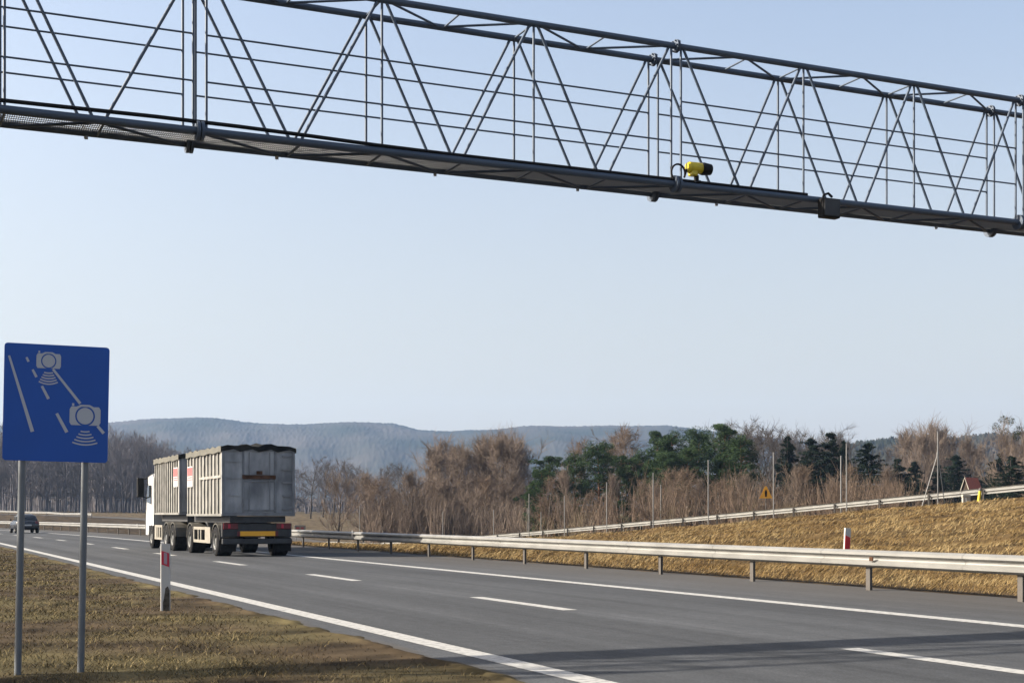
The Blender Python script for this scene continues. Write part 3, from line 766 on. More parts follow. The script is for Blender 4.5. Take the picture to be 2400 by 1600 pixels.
# side guards
m = MB()
for z in (.42, .88): m.box(-1.24, -1.19, 1.85, 4.65, z, z + .10)
for y in (1.85, 2.6, 3.35, 3.8, 4.55): m.box(-1.238, -1.192, y, y + .12, .521, .879)
m.box(-1.238, -1.192, 1.97, 2.6, .521, .879)
m.build("side_guard", M['cream'], tr)
m = MB()
for z in (.40, .90): m.box(-1.24, -1.19, 10.85, 12.55, z, z + .09)
for y in (10.85, 11.35, 11.75, 12.1): m.box(-1.238, -1.192, y, y + .18, .491, .899)
m.box(-1.238, -1.192, 12.28, 12.55, .491, .899)
m.build("side_guard", M['cream'], tr)
def container(y0, y1, zb, zt, ribs, rail):
    c = MB(); hw = 1.25; sides = []
    c.box(-hw + .05, hw - .05, y0 + .06, y1 - .02, zb, zt - .02)
    for x in (-hw, hw - .05):                                   # long sides: sheet with ribs
        rb_ = MB(); sides.append(rb_)
        for i in range(ribs + 1):
            y = y0 + .10 + (y1 - y0 - .22) * i / ribs
            rb_.box(x, x + .049, y - .05, y + .05, zb + .02, zt - .16)
        c.box(x - .02, x + .07, y0 + .04, y1, zt - .15, zt - .01); c.box(x - .01, x + .06, y0 + .04, y1, zb - .06, zb + .018)
        if rail: rb_.box(x - .012, x + .045, y0 + .06, y0 + .62 * (y1 - y0), zt - 1.02, zt - .93)
    o = c.build("container", M['contside'], tr); [q_.build("side_ribs", M['rib'], o) for q_ in sides]
    r = MB()                                                    # rear door with frame, bar and hinges
    r.box(-hw, hw, y0 + .015, y0 + .055, zb, zt - .02)
    for z in (zb + .62, zb + 1.2, zb + 1.75): r.box(-hw + .16, -.60, y0 - .01, y0 + .014, z, z + .05)
    d_ = r.build("rear_door", M['contrear'], o); r = MB()
    for x0, x1 in ((-hw, -hw + .09), (hw - .09, hw)): r.box(x0, x1, y0 - .03, y0 + .014, zb - .05, zt - .01)
    r.box(-hw + .091, hw - .091, y0 - .03, y0 + .014, zt - .11, zt - .02); r.box(-hw + .091, hw - .091, y0 - .03, y0 + .014, zb - .05, zb + .06)
    for x in (-.56, .54): r.box(x, x + .07, y0 - .022, y0 + .014, zb + .061, zt - .111)
    for x in (-.34, .36): r.box(x, x + .03, y0 - .04, y0 - .018, zb + .1, zt - .15)
    for z in (zb + .10, zt - 1.16): r.box(-.489, .539, y0 - .016, y0 + .014, z, z + .06)
    r.build("door_frame", M['frame'], d_); r = MB()
    for z in np.linspace(zb + .15, zt - .3, 5): r.box(hw - .44, hw - .10, y0 - .03, y0 + .014, z, z + .06)
    r.build("hinge", M['frame'], d_)
    b = MB(); b.box(-.56, .58, y0 - .045, y0 - .0225, zt - 1.05, zt - .92)
    b.box(-.08, .12, y0 - .05, y0 - .0225, zt - .90, zt - .78); b.build("locking_bar", M['rust'], o)
    # sagging cover laid over the load
    nx, ny = 13, 15; vs_ = []
    for i in range(nx):
        for j in range(ny):
            x = -hw - .03 + (2 * hw + .06) * i / (nx - 1); y = y0 - .05 + (y1 - y0 + .05) * j / (ny - 1)
            e = min(i, nx - 1 - i) / (nx / 2)
            z = zt + .02 + .13 * math.sin(math.pi * i / (nx - 1)) ** 1.2 * (.62 + .38 * math.sin(j * 1.9 + i * .9)) + .035 * math.sin(j * 2.7 + i * 1.9)
            vs_.append((x, y, z))
    fs = [(i * ny + j, (i + 1) * ny + j, (i + 1) * ny + j + 1, i * ny + j + 1) for i in range(nx - 1) for j in range(ny - 1)]
    m = MB(); m.add(vs_, fs, True)
    for k in range(nx - 1):                                      # hem over the rear edge
        a, b_ = vs_[k * ny], vs_[(k + 1) * ny]
        m.add([a, b_, (b_[0], b_[1] + .005, zt - .10 + .05 * math.sin(k * 2.1)), (a[0], a[1] + .005, zt - .10 + .05 * math.sin(k * 2.1 - 2.1))], [(0, 1, 2, 3)])
    m.build("tarpaulin", M['tarp'], o)
    for i in (0, nx - 1):
        m = MB()
        for j in range(ny - 1):
            a, b_ = vs_[i * ny + j], vs_[i * ny + j + 1]; ox = -.012 if i == 0 else .012
            m.add([(a[0] + ox, a[1], a[2] + .01), (b_[0] + ox, b_[1], b_[2] + .01), (b_[0] + ox, b_[1], zt - .17 + .02 * math.sin(j * 1.7 + 1.7)), (a[0] + ox, a[1], zt - .17 + .02 * math.sin(j * 1.7))], [(0, 1, 2, 3)])
        m.build("tarpaulin_hem", M['tarpside'], o)
    # notice boards on the long sides
    bd = MB(); by0, by1 = (y1 - 1.15, y1 - .2) if rail else (y0 + .15, y0 + 1.0)
    bd.box(-hw - .025, -hw - .001, by0, by1, zb + 1.0, zb + 1.75); bo = bd.build("notice_board", M['white'], o)
    p = MB(); p.box(-hw - .028, -hw - .0255, by0 + .04, by1 - .04, zb + 1.40, zb + 1.71)
    for i, z in enumerate((1.32, 1.24)):
        yy = by0 + .06
        while yy < by1 - .1:
            l_ = random.uniform(.04, .11); p.box(-hw - .028, -hw - .0255, yy, min(yy + l_, by1 - .05), zb + z, zb + z + .045); yy += l_ + .03
    p.build("print", M['boardred'], bo)
container(0.0, 5.8, 1.42, 3.66, 10, True)
container(7.3, 12.55, 1.47, 3.66, 11, False)
# cab
cbm = MB()
prof = [(12.72, .95), (12.72, 2.95), (13.0, 3.12), (14.15, 3.02), (14.55, 1.95), (14.72, 1.25), (14.72, .55), (13.95, .55), (13.85, .95)]
vs_ = []
for x, k in ((-1.22, .0), (-1.25, .04), (1.25, .04), (1.22, .0)):
    for y, z in prof: vs_.append((x, y, z))
n = len(prof); fs = [tuple(range(n)), tuple(range(4 * n - 1, 3 * n - 1, -1))]
for b in range(3):
    for i in range(n): j = (i + 1) % n; fs.append((b * n + i, (b + 1) * n + i, (b + 1) * n + j, b * n + j))
cbm.add(vs_, fs); cb = cbm.build("cab", M['white'], tr)
for sx in (-1, 1):
    m = MB(); x0 = sx * 1.252; x1 = sx * 1.262
    q = [(13.35, 1.85), (13.35, 2.65), (14.05, 2.65), (14.36, 1.95)]
    m.add([(x0, y, z) for y, z in q] + [(x1, y, z) for y, z in q], [(0, 1, 2, 3), (7, 6, 5, 4), (0, 4, 5, 1), (1, 5, 6, 2), (2, 6, 7, 3), (3, 7, 4, 0)])
    m.build("side_window", M['glass'], cb)
    m = MB(); m.box(min(sx * 1.37, sx * 1.66), max(sx * 1.37, sx * 1.66), 14.30, 14.46, 2.15, 2.98, None, .03)
    m.tube([Vector((sx * 1.2, 14.2, 2.95)), Vector((sx * 1.5, 14.38, 2.93))], .03, 6); m.tube([Vector((sx * 1.2, 14.3, 2.1)), Vector((sx * 1.5, 14.4, 2.2))], .03, 6)
    m.build("mirror", M['black'], cb)
MB().box(-1.05, 1.05, 14.2, 14.6, 2.0, 2.05).add([(-1.1, 14.57, 1.98), (1.1, 14.57, 1.98), (1.1, 14.20, 2.95), (-1.1, 14.20, 2.95)], [(0, 1, 2, 3)])
m = MB(); m.add([(-1.1, 14.58, 1.95), (1.1, 14.58, 1.95), (1.1, 14.205, 2.92), (-1.1, 14.205, 2.92), (-1.1, 14.565, 1.94), (1.1, 14.565, 1.94), (1.1, 14.19, 2.91), (-1.1, 14.19, 2.91)],
               [(0, 1, 2, 3), (7, 6, 5, 4), (0, 4, 5, 1), (1, 5, 6, 2), (2, 6, 7, 3), (3, 7, 4, 0)]); m.build("windscreen", M['glass'], cb)
MB().box(-1.0, 1.0, 12.78, 13.3, 3.0, 3.32, None, .1).build("roof_fairing", M['white'], cb)

# ------------------------------------------------------------------ dark car in the distance
p = (PX(66, 108), 108.0); sc_ = float(inv(*p)[0])
car = empty("hatchback_car", (p[0], p[1], 0), heading(sc_), "dark hatchback car driving away far down the road behind the sign posts", "car")
def loft(stations, n=16):
    """stations: (y, z0, z1, halfwidth, power) -> rounded sections"""
    m = MB(); vs_ = []
    for y, z0, z1, hw, pw in stations:
        for k in range(n):
            a = 2 * math.pi * (k + .5) / n; c, s_ = math.cos(a), math.sin(a)
            vs_.append((hw * math.copysign(abs(c) ** pw, c), y, (z0 + z1) / 2 + (z1 - z0) / 2 * math.copysign(abs(s_) ** pw, s_)))
    fs = [tuple(range(n)), tuple(range(len(vs_) - 1, len(vs_) - n - 1, -1))]
    for i in range(len(stations) - 1):
        for k in range(n): j = (k + 1) % n; fs.append((i * n + k, (i + 1) * n + k, (i + 1) * n + j, i * n + j))
    m.add(vs_, fs, True); return m
bd = loft([(0, .35, .85, .74, .35), (.12, .28, .95, .84, .35), (.6, .25, .98, .88, .35), (2.6, .25, .96, .89, .35), (3.3, .25, .88, .87, .35), (3.95, .28, .75, .80, .35), (4.1, .35, .62, .70, .35)]).build("body", M['carpaint'], car)
loft([(.22, .86, 1.05, .74, .5), (.55, .86, 1.40, .66, .5), (1.3, .86, 1.47, .66, .5), (2.1, .86, 1.43, .65, .5), (2.9, .86, 1.0, .70, .5)]).build("roof", M['carpaint'], car)
m = MB(); m.add([(-.58, .24, 1.02), (.58, .24, 1.02), (.50, .485, 1.33), (-.50, .485, 1.33), (-.58, .28, 1.01), (.58, .28, 1.01), (.5, .53, 1.32), (-.5, .53, 1.32)],
               [(3, 2, 1, 0), (4, 5, 6, 7), (0, 1, 5, 4), (1, 2, 6, 5), (2, 3, 7, 6), (3, 0, 4, 7)]); m.build("rear_window", M['glass'], car)
for sx in (-1, 1):
    MB().box(min(sx * .52, sx * .80), max(sx * .52, sx * .80), -.005, .12, .72, .90, None, .02).build("tail_light", M['red'], car)
    m = MB(); m.box(min(sx * .60, sx * .72), max(sx * .60, sx * .72), .8, 2.3, 1.0, 1.30, None, .03); m.build("side_window", M['glass'], car)
    for y in (.75, 3.3): wheel(sx * .88 - (.2 if sx > 0 else 0), sx * .88 + (0 if sx > 0 else .2), y, .32, car, sx)
    MB().box(min(sx * .86, sx * 1.0), max(sx * .86, sx * 1.0), 2.55, 2.7, .95, 1.07, None, .03).build("mirror", M['black'], car)
MB().box(-.26, .26, -.012, -.002, .56, .67).build("number_plate", M['white'], car)

# ------------------------------------------------------------------ trees
def seg_mesh(segs, nside=3):
    A = np.array([s_[0] for s_ in segs]); B = np.array([s_[1] for s_ in segs]); ra = np.array([s_[2] for s_ in segs]); rb = np.array([s_[3] for s_ in segs])
    d = B - A; d /= np.maximum(np.linalg.norm(d, axis=1), 1e-6)[:, None]
    ref = np.where(np.abs(d[:, 2:3]) < .9, np.array([[0, 0, 1.]]), np.array([[1., 0, 0]]))
    x = np.cross(ref, d); x /= np.linalg.norm(x, axis=1)[:, None]; y = np.cross(d, x)
    V = []
    for base, r_ in ((A, ra), (B, rb)):
        for k in range(nside):
            a = 2 * math.pi * k / nside; V.append(base + (x * math.cos(a) + y * math.sin(a)) * r_[:, None])
    V = np.stack(V, 1).reshape(-1, 3); i = np.arange(len(A)) * 2 * nside
    F = np.concatenate([np.stack([i + k, i + (k + 1) % nside, i + nside + (k + 1) % nside, i + nside + k], -1) for k in range(nside)])
    return V, F

def norm(v): return v / max(np.linalg.norm(v), 1e-6)
def limb(rng, segs, p, d, L, r0, r1, n, lift, jit):
    pts = [p]; d = norm(d)
    for i in range(n):
        d = norm(d + np.array([0, 0, lift / n]) + rng.normal(0, jit, 3)); q = pts[-1] + d * L / n
        segs.append((pts[-1], q, r0 + (r1 - r0) * i / n, r0 + (r1 - r0) * (i + 1) / n)); pts.append(q)
    return pts
def bare(seed, h, cw, tr_, style):
    """a leafless tree: returns trunk and crown segment lists"""
    rng = np.random.default_rng(seed)
    P_ = dict(spread=(.16, 25, 62, 18, 8, 9, .5), upright=(.08, 46, 80, 28, 8, 13, .35), wood=(.16, 20, 62, 18, 6, 8, .5), tall=(.42, 22, 60, 15, 6, 8, .5), birch=(.28, 45, 72, 22, 7, 11, -.1))[style]
    f0, e0, e1, n1, n2, n3, lift = P_
    trunk = []; crown = []
    pts = limb(rng, trunk, np.zeros(3), np.array([0, 0, 1.]), h * .88, tr_, tr_ * .15, 8, .3, .045)
    pts = np.array(pts)
    for i in range(n1):
        f = f0 + (1 - f0) * ((i + rng.uniform(0, 1)) / n1); k = f * 8; j = min(int(k), 7); p = pts[j] + (pts[j + 1] - pts[j]) * (k - j)
        az = rng.uniform(0, 2 * math.pi) if style != 'spread' else i * 2.4 + rng.normal(0, .4)
        el = math.radians(e0 + (e1 - e0) * f + rng.normal(0, 8))
        g_ = (f - f0) / (1 - f0)
        prof = (math.sin(math.pi * min(1, .22 + .78 * g_ * .95)) ** .7) if style in ('spread', 'tall', 'wood') else (1 - .62 * g_)
        L = max(cw * prof / max(math.cos(el), .30) * rng.uniform(.75, 1.1), h * .06)
        L = min(L, (h - p[2]) / max(math.sin(el), .25) * 1.02)
        r = tr_ * (.42 - .28 * g_)
        bp = np.array(limb(rng, crown, p, np.array([math.cos(az) * math.cos(el), math.sin(az) * math.cos(el), math.sin(el)]), L, r, r * .2, 5, lift, .09))
        for a in range(n2):
            q_ = 5 * (.25 + .72 * (a + rng.uniform(0, 1)) / n2); j = min(int(q_), 4); p2 = bp[j] + (bp[j + 1] - bp[j]) * (q_ - j)
            dd = norm(bp[j + 1] - bp[j]); d2 = norm(dd + rng.normal(0, .48, 3) + np.array([0, 0, .25 if style != 'birch' else .05]))
            L2 = L * rng.uniform(.28, .5)
            b2 = np.array(limb(rng, crown, p2, d2, L2, r * .4, r * .12, 3, lift * .6, .12))
            for c in range(n3):
                q_ = 3 * rng.uniform(.15, 1); j = min(int(q_), 2); p3 = b2[j] + (b2[j + 1] - b2[j]) * (q_ - j)
                d3 = norm(norm(b2[j + 1] - b2[j]) + rng.normal(0, .5, 3) + np.array([0, 0, .2 if style != 'birch' else -.35]))
                L3 = L2 * rng.uniform(.35, .75) + .15
                m_ = p3 + d3 * L3 * .5; e_ = m_ + norm(d3 + rng.normal(0, .25, 3)) * L3 * .5
                crown.append((p3, m_, .015, .011)); crown.append((m_, e_, .011, .005))
    return trunk, crown

TREES = {}
def add_bare(key, seed, h, cw, tr_, style, bark, twig):
    t_, c_ = bare(seed, h, cw, tr_, style)
    V, F = seg_mesh(t_, 7); a = mesh_np("trunk", V, F, M[bark], True)
    V, F = seg_mesh(c_, 3); b = mesh_np("crown", V, F, M[twig]); top = float(V[:, 2].max())
    TREES[key] = (a, b, top)
for i in range(2):
    add_bare(f"spread{i}", 11 + i, 8.5, 3.4, .20, 'spread', 'bark', 'twig_brown')
    add_bare(f"upright{i}", 21 + i, 11.5, 2.4, .16, 'upright', 'bark', 'twig_brown')
    add_bare(f"tall{i}", 31 + i, 15.0, 2.6, .17, 'tall', 'bark', 'twig_grey')
    add_bare(f"birch{i}", 41 + i, 12.0, 2.1, .13, 'birch', 'birch', 'twig_red')

def leaf_cloud(rng, centers, radii, per, size, flat=.7):
    V = []; 
    for c, r in zip(centers, radii):
        n = per; d = rng.normal(0, 1, (n, 3)); d /= np.linalg.norm(d, axis=1)[:, None]; rad = r * rng.uniform(.25, 1, n) ** .5
        p = c + d * rad[:, None] * np.array([1, 1, flat])
        a = rng.normal(0, 1, (n, 3)); a /= np.linalg.norm(a, axis=1)[:, None]; b = np.cross(a, rng.normal(0, 1, (n, 3))); b /= np.linalg.norm(b, axis=1)[:, None]
        s_ = size * rng.uniform(.6, 1.3, n)[:, None]
        V.append(np.stack([p - a * s_ * 1.2, p + b * s_ * .45, p + a * s_ * 1.2], 1))
    V = np.concatenate(V).reshape(-1, 3); F = np.arange(len(V)).reshape(-1, 3)
    return V, F
def add_pine(key, seed, h, cw, low=.35):
    rng = np.random.default_rng(seed); trunk = []
    pts = np.array(limb(rng, trunk, np.zeros(3), np.array([0, 0, 1.]), h * .93, .17, .03, 8, .3, .04))
    cs, rs = [], []
    for i in range(38):
        f = low + (1 - low) * i / 37; k = f * 8; j = min(int(k), 7); p = pts[j] + (pts[j + 1] - pts[j]) * (k - j)
        g_ = (f - low) / (1 - low); prof = (.30 + .70 * (1 - g_) ** .75) * min(1, .55 + 2.2 * g_)
        L = cw * prof * rng.uniform(.55, 1.1); az = i * 2.4 + rng.normal(0, .5); el = math.radians(rng.uniform(5, 40))
        bp = limb(rng, trunk, p, np.array([math.cos(az) * math.cos(el), math.sin(az) * math.cos(el), math.sin(el)]), L, .05, .012, 3, .3, .08)
        for q, r in ((bp[2], .45), (bp[3], .55)):
            cs.append(q + rng.normal(0, .12, 3)); rs.append(r * rng.uniform(.5, 1.35) * cw / 2.5)
        cs.append(bp[3] + rng.normal(0, .45, 3)); rs.append(.38)
    cs.append(pts[-1]); rs.append(.4)
    V, F = leaf_cloud(rng, cs, [r_ * 1.15 for r_ in rs], 230, .09)
    Vt, Ft = seg_mesh(trunk, 5)
    TREES[key] = (mesh_np("trunk", Vt, Ft, M['pinebark'], True), mesh_np("crown", V, F, M['needle']), float(V[:, 2].max()))
for i in range(3): add_pine(f"pine{i}", 51 + i, 11.0, 2.5 + .3 * i, .10 + .08 * i)
def add_spruce(key, seed, h, cw):
    rng = np.random.default_rng(seed); trunk = []
    limb(rng, trunk, np.zeros(3), np.array([0, 0, 1.]), h, .15, .015, 8, .3, .01); cs, rs = [], []
    for i in range(30):
        f = min(max(.05 + .95 * i / 29 + rng.normal(0, .012), .02), 1.0); p = np.array([0, 0, f * h]); nb = 9 if f < .75 else 5
        for b in range(nb):
            p = np.array([rng.normal(0, .04), rng.normal(0, .04), min(max(f + rng.normal(0, .03), .03), 1) * h])
            L = cw * (1 - f) ** .8 * rng.uniform(.55, 1.2) + .08; az = rng.uniform(0, 6.283)
            d = np.array([math.cos(az), math.sin(az), .10 - .30 * (1 - f)])
            for k in (.3, .62, .95): cs.append(p + d * L * k + rng.normal(0, .07, 3)); rs.append((.16 + .26 * (1 - f)) * (1.25 - .5 * k) * rng.uniform(.7, 1.3))
    V, F = leaf_cloud(rng, cs, rs, 32, .11, .6)
    Vt, Ft = seg_mesh(trunk, 6)
    TREES[key] = (mesh_np("trunk", Vt, Ft, M['bark'], True), mesh_np("crown", V, F, M['needle2']), float(V[:, 2].max()))
for i in range(3): add_spruce(f"spruce{i}", 61 + i, 10.0, 2.6 + .7 * i)

def tree(key, name, px, top, Y, label, group=None, wide=1.0, cat="tree"):
    a, b, hh = TREES[key]; p = on_ground(px, Y); hgt = PZ(top, Y) - p.z
    r = empty(name, (p.x, p.y, p.z - .1), random.uniform(0, 6.28), label, cat, group); k = hgt / hh * (1.13 if key.startswith('upright') else 1.0)
    r.scale = (k * wide, k * wide, k)
    obj("trunk", a, r); obj("crown", b, r); return r

tree("spread0", "bare_tree", 793, 1072, 150, "leafless bushy tree with a low forked trunk standing alone beside the lorry", wide=1.0)
clump = "brown leafless trees of the dense clump in the middle"
for i, (px, top, lab) in enumerate(((1008, 1062, "lowest outer brown leafless tree at the lorry side of the dense clump"), (1043, 1029, None), (1082, 1042, None), (1118, 1036, None), (1154, 1019, None), (1192, 1014, None),
        (1230, 1034, "brown leafless tree at the pine side of the dense clump"))):
    tree(f"upright{i % 2}", "bare_tree", px, top, 165 + (i * 7) % 11, lab or "tall brown brushy leafless tree inside the dense clump between lone tree and pines", clump, 1.25)
for i, (px, top, Y) in enumerate(((1062, 1040, 172), (1100, 1050, 160), (1136, 1030, 175), (1172, 1024, 160), (1212, 1024, 172), (1026, 1052, 172))):
    tree(f"upright{(i + 1) % 2}", "bare_tree", px, top, Y, "tall brown brushy leafless tree inside the dense clump between lone tree and pines", clump, 1.2)
gv = "grey leafless trees in the gap behind the lone bushy tree"
for i, (px, top, Y, lab) in enumerate(((728, 1062, 240, "slender dark leafless tree directly beside the lorry's tall container"), (757, 1066, 255, None), (782, 1064, 262, None), (815, 1072, 250, None), (845, 1080, 258, None), (888, 1084, 245, None), (908, 1080, 250, None), (935, 1072, 255, None), (962, 1082, 248, None), (985, 1086, 240, None))):
    tree(f"tall{i % 2}", "bare_tree", px, top, Y, lab or "slim grey leafless tree in the row far behind the lone bushy tree", gv, 1.35)
pg_ = "dark green pines above the upper guardrail"
for i, (px, top, Y, lab, wd) in enumerate(((1300, 1064, 138, "broad low pine at the edge of the pine group nearest the brown clump", 1.5), (1345, 1052, 142, "rounded pine in front of the short reddish birch", 1.1),
        (1409, 1027, 140, "pine with a pointed dark top between the two reddish birches", 1.15), (1532, 1004, 146, "slim ragged pine just beyond the tall reddish birch", .8), (1578, 999, 144, "wide flat-topped pine in the middle of the pine group", 1.2),
        (1634, 993, 150, "open-topped pine showing sky through its crown", 1.0), (1684, 987, 146, "tallest dark pine of the group above the upper guardrail", 1.15), (1738, 1008, 142, "dark pine at the end of the group nearest the warning sign", 1.05),
        (1620, 1040, 138, "lower pine in front of the tallest pines", 1.2), (1265, 1095, 136, "small low pine touching the brown clump", 1.2), (1700, 1050, 138, "low dark pine in front of the tallest pine", 1.2), (1555, 1050, 138, "low pine in front of the flat-topped pine", 1.2), (1448, 1062, 147, "dark pine behind the stem of the tall reddish birch", 1.2), (1502, 1046, 148, "pine filling the gap beside the tall reddish birch", 1.1))):
    tree(f"pine{i % 3}", "pine_tree", px, top, Y, lab, pg_, wd)
tree("birch0", "birch_tree", 1356, 1012, 152, "shorter reddish birch rising behind the low pines", wide=1.15)
tree("birch1", "birch_tree", 1484, 981, 150, "tall reddish birch with pale stems between the pines", wide=1.25)
tree("birch0", "birch_tree", 1462, 992, 153, "reddish birch close beside the tallest birch", wide=1.1)
tree("birch1", "birch_tree", 1575, 1085, 134, "small leaning birch sapling in front of the flat-topped pine", wide=1.3)
bt = "thin grey leafless trees behind the pines and spruces"
for i, (px, top, Y) in enumerate(((1700, 970, 190), (1722, 978, 185), (1748, 972, 195), (1772, 976, 188), (1798, 978, 192), (1822, 980, 186), (1846, 982, 194), (1872, 986, 190), (1900, 990, 188), (1926, 998, 192), (1952, 1002, 187), (1980, 1010, 190), (1735, 1000, 180), (1790, 1000, 182), (1860, 994, 198), (1888, 980, 200), (1914, 986, 197), (1940, 992, 199), (1965, 1000, 198))):
    tree(f"tall{i % 2}", "bare_tree", px, top, Y, "thin grey leafless tree standing against the sky behind the conifers", bt, 1.25)
sp_ = "dark spruces along the upper road"
for i, (px, top, Y, lab, wd) in enumerate(((1848, 1016, 150, "broad dark spruce nearest the warning sign", 1.0), (1901, 1022, 155, "slim spruce second from the warning sign", .9), (1947, 1008, 150, "tallest spruce with a thin spire among the grey trees", .95),
        (1976, 1026, 156, "narrow spruce right behind a tall fence pole", .7), (2032, 1033, 140, "wide bluish spruce standing free in front of the far hill", 1.15), (2104, 1070, 160, "small dark spruce in the gap beside the braced fence pole", 1.0),
        (2142, 1076, 165, "rounded dusky little spruce next to the braced fence pole", 1.2), (2240, 1062, 172, "bluish spruce above the red-roofed hut", 1.0), (2326, 1078, 168, "low broad spruce beside the red-roofed hut", 1.3), (2344, 1056, 172, "pointed spruce under the mistletoe tree", 1.2), (2374, 1064, 130, "broad spruce at the end of the row under the mistletoe tree", 1.3), (2200, 1085, 160, "brownish thin spruce behind the braced fence pole", .8))):
    tree(f"spruce{(i * 2) % 3}", "spruce_tree", px, top, Y, lab, sp_, wd * (1.25 + .12 * (i % 3)))
bg_ = "bare grey trees on the slope beyond the braced pole"
for i, (px, top, Y) in enumerate(((2198, 990, 230), (2172, 998, 235), (2144, 1004, 228), (2120, 1016, 240), (2222, 1002, 236), (2246, 1018, 230), (2160, 1012, 220), (2092, 1030, 232), (2272, 1026, 228), (2300, 1020, 240))):
    tree(f"{'tall' if i % 2 else 'upright'}{i % 2}", "bare_tree", px, top, Y, "pale grey leafless tree on the slope beyond the braced fence pole", bg_, 1.2)
tree("spread0", "bare_tree", 2416, 975, 156, "leafless tree at the edge of the view right behind the mistletoe tree", wide=.9)
mt = tree("spread1", "mistletoe_tree", 2366, 963, 150, "big leafless tree with mistletoe balls in its crown above the spruces", wide=.95)
rng = np.random.default_rng(5)
for (px, py) in ((2340, 1000), (2362, 1012), (2372, 985), (2385, 1008), (2350, 985), (2376, 1022)):
    V, F = leaf_cloud(rng, [np.zeros(3)], [.55], 160, .11, 1.0)
    o = obj("mistletoe", mesh_np("mistletoe", V, F, M['mistletoe']), mt)
    wpos = Vector((PX(px, 150), 150 + random.uniform(-1, 1), PZ(py, 150)))
    bpy.context.view_layer.update()
    o.matrix_parent_inverse = mt.matrix_world.inverted(); o.location = wpos

yt = "young leafless trees in the brush along the upper guardrail"
for i in range(17):
    px = 1280 + 52 * i + random.uniform(-14, 14); Y = np.interp(px, [1225, 1450, 1700, 2300], [142, 130, 114, 104]) + random.uniform(-6, 6)
    if 1770 < px < 1830: continue
    tree(("birch0", "upright1", "birch1", "upright0")[i % 4], "young_tree", px, np.interp(px, [1225, 1560, 1800, 2300], [1130, 1105, 1085, 1095]) + random.uniform(-25, 30), Y,
         "young thin leafless tree among the brush above the upper guardrail", yt, random.uniform(.8, 1.3))
ut = "small leafless trees in the undergrowth below the dense clump"
for i in range(14):
    px = 850 + 29 * i + random.uniform(-12, 12); tree(("upright0", "spread1", "birch0", "upright1")[i % 4], "young_tree", px, 1120 + random.uniform(-22, 30), 152 + random.uniform(-6, 6),
         "small brown leafless tree in the undergrowth below the dense clump", ut, random.uniform(1, 1.5))

# brush and woods that read as one mass
def scatter(name, variants, places, m, label, cat):
    Vs, Fs, b = [], [], 0
    for (x, y, z, k, kz, a, vi) in places:
        V, F = variants[vi]; c, s_ = math.cos(a), math.sin(a)
        W = np.stack([(V[:, 0] * c - V[:, 1] * s_) * k + x, (V[:, 0] * s_ + V[:, 1] * c) * k + y, V[:, 2] * kz + z], -1)
        Vs.append(W); Fs.append(F + b); b += len(V)
    return tag(obj(name, mesh_np(name, np.concatenate(Vs), np.concatenate(Fs), m)), label, cat, kind='stuff')
def bush(seed, h, n):
    rng = np.random.default_rng(seed); segs = []
    for i in range(n):
        az = rng.uniform(0, 6.283); el = math.radians(rng.uniform(60, 88)); L = h * rng.uniform(.55, 1)
        p = np.array([rng.normal(0, .5), rng.normal(0, .5), 0])
        bp = np.array(limb(rng, segs, p, np.array([math.cos(az) * math.cos(el), math.sin(az) * math.cos(el), math.sin(el)]), L, .028, .010, 3, .1, .10))
        for c in range(11):
            q_ = 3 * rng.uniform(.2, 1); j = min(int(q_), 2); p3 = bp[j] + (bp[j + 1] - bp[j]) * (q_ - j)
            d3 = norm(norm(bp[j + 1] - bp[j]) + rng.normal(0, .5, 3)); L3 = L * rng.uniform(.12, .3)
            segs.append((p3, p3 + d3 * L3, .009, .003))
    return seg_mesh(segs, 3)
BV = [bush(71, 3.2, 16), bush(72, 3.2, 20), bush(73, 3.2, 12)]
rng = np.random.default_rng(9)
def brush_line(pxs, tops, Ys, n, jy=9):
    out = []
    for i in range(n):
        px = rng.uniform(pxs[0], pxs[-1]); Y = np.interp(px, pxs, Ys) + rng.uniform(-jy, jy); top = np.interp(px, pxs, tops) + abs(rng.normal(0, 24)) - 4
        x = PX(px, Y); z = Hxy(x, Y); hh = max((PZ(top, Y) - z) / 3.0, .35)
        out.append((x, Y, z - .05, min(hh, 1.3) * rng.uniform(.8, 1.2), hh * rng.uniform(.75, 1.05), rng.uniform(0, 6.28), int(rng.integers(0, 3))))
    return out
scatter("brush", BV, brush_line([1225, 1330, 1450, 1560, 1700, 1800, 1900, 2000, 2100, 2215], [1150, 1150, 1125, 1105, 1095, 1100, 1100, 1105, 1112, 1120], [140, 132, 126, 120, 112, 108, 106, 104, 102, 100], 70, 8), M['twig_red'], "reddish brown leafless brush along the upper guardrail below the conifers", "brush")
scatter("pale_brush", BV, brush_line([1240, 1330, 1450, 1560, 1700, 1850, 2000, 2130], [1190, 1185, 1170, 1160, 1150, 1145, 1140, 1140], [132, 124, 118, 112, 104, 98, 94, 92], 16, 5), M['straw'], "pale straw coloured dead stems between the brown brush and the upper guardrail", "brush")
scatter("undergrowth", BV, brush_line([840, 920, 1000, 1100, 1240], [1165, 1150, 1158, 1160, 1165], [155, 155, 150, 148, 146], 70, 9), M['twig_brown'], "brown leafless undergrowth below the dense clump of bare trees", "undergrowth")
WV = []
for sd_ in (81, 82, 83):
    t_, c_ = bare(sd_, 18, 2.6, .18, 'wood'); rr2 = np.random.default_rng(sd_)
    c_ = [s_ for s_ in c_ if s_[2] > .0145 or rr2.uniform() < .33]
    c_ = [(a, b, max(r0, .022), max(r1, .014)) for a, b, r0, r1 in c_]
    WV.append(seg_mesh(t_ + c_, 3))
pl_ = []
prx = [-80, 0, 130, 255, 330, 360, 410, 470, 520, 640, 720, 800, 900, 1000]; pry = [1006, 1008, 1010, 1014, 1024, 1030, 1052, 1060, 1068, 1085, 1092, 1100, 1105, 1110]
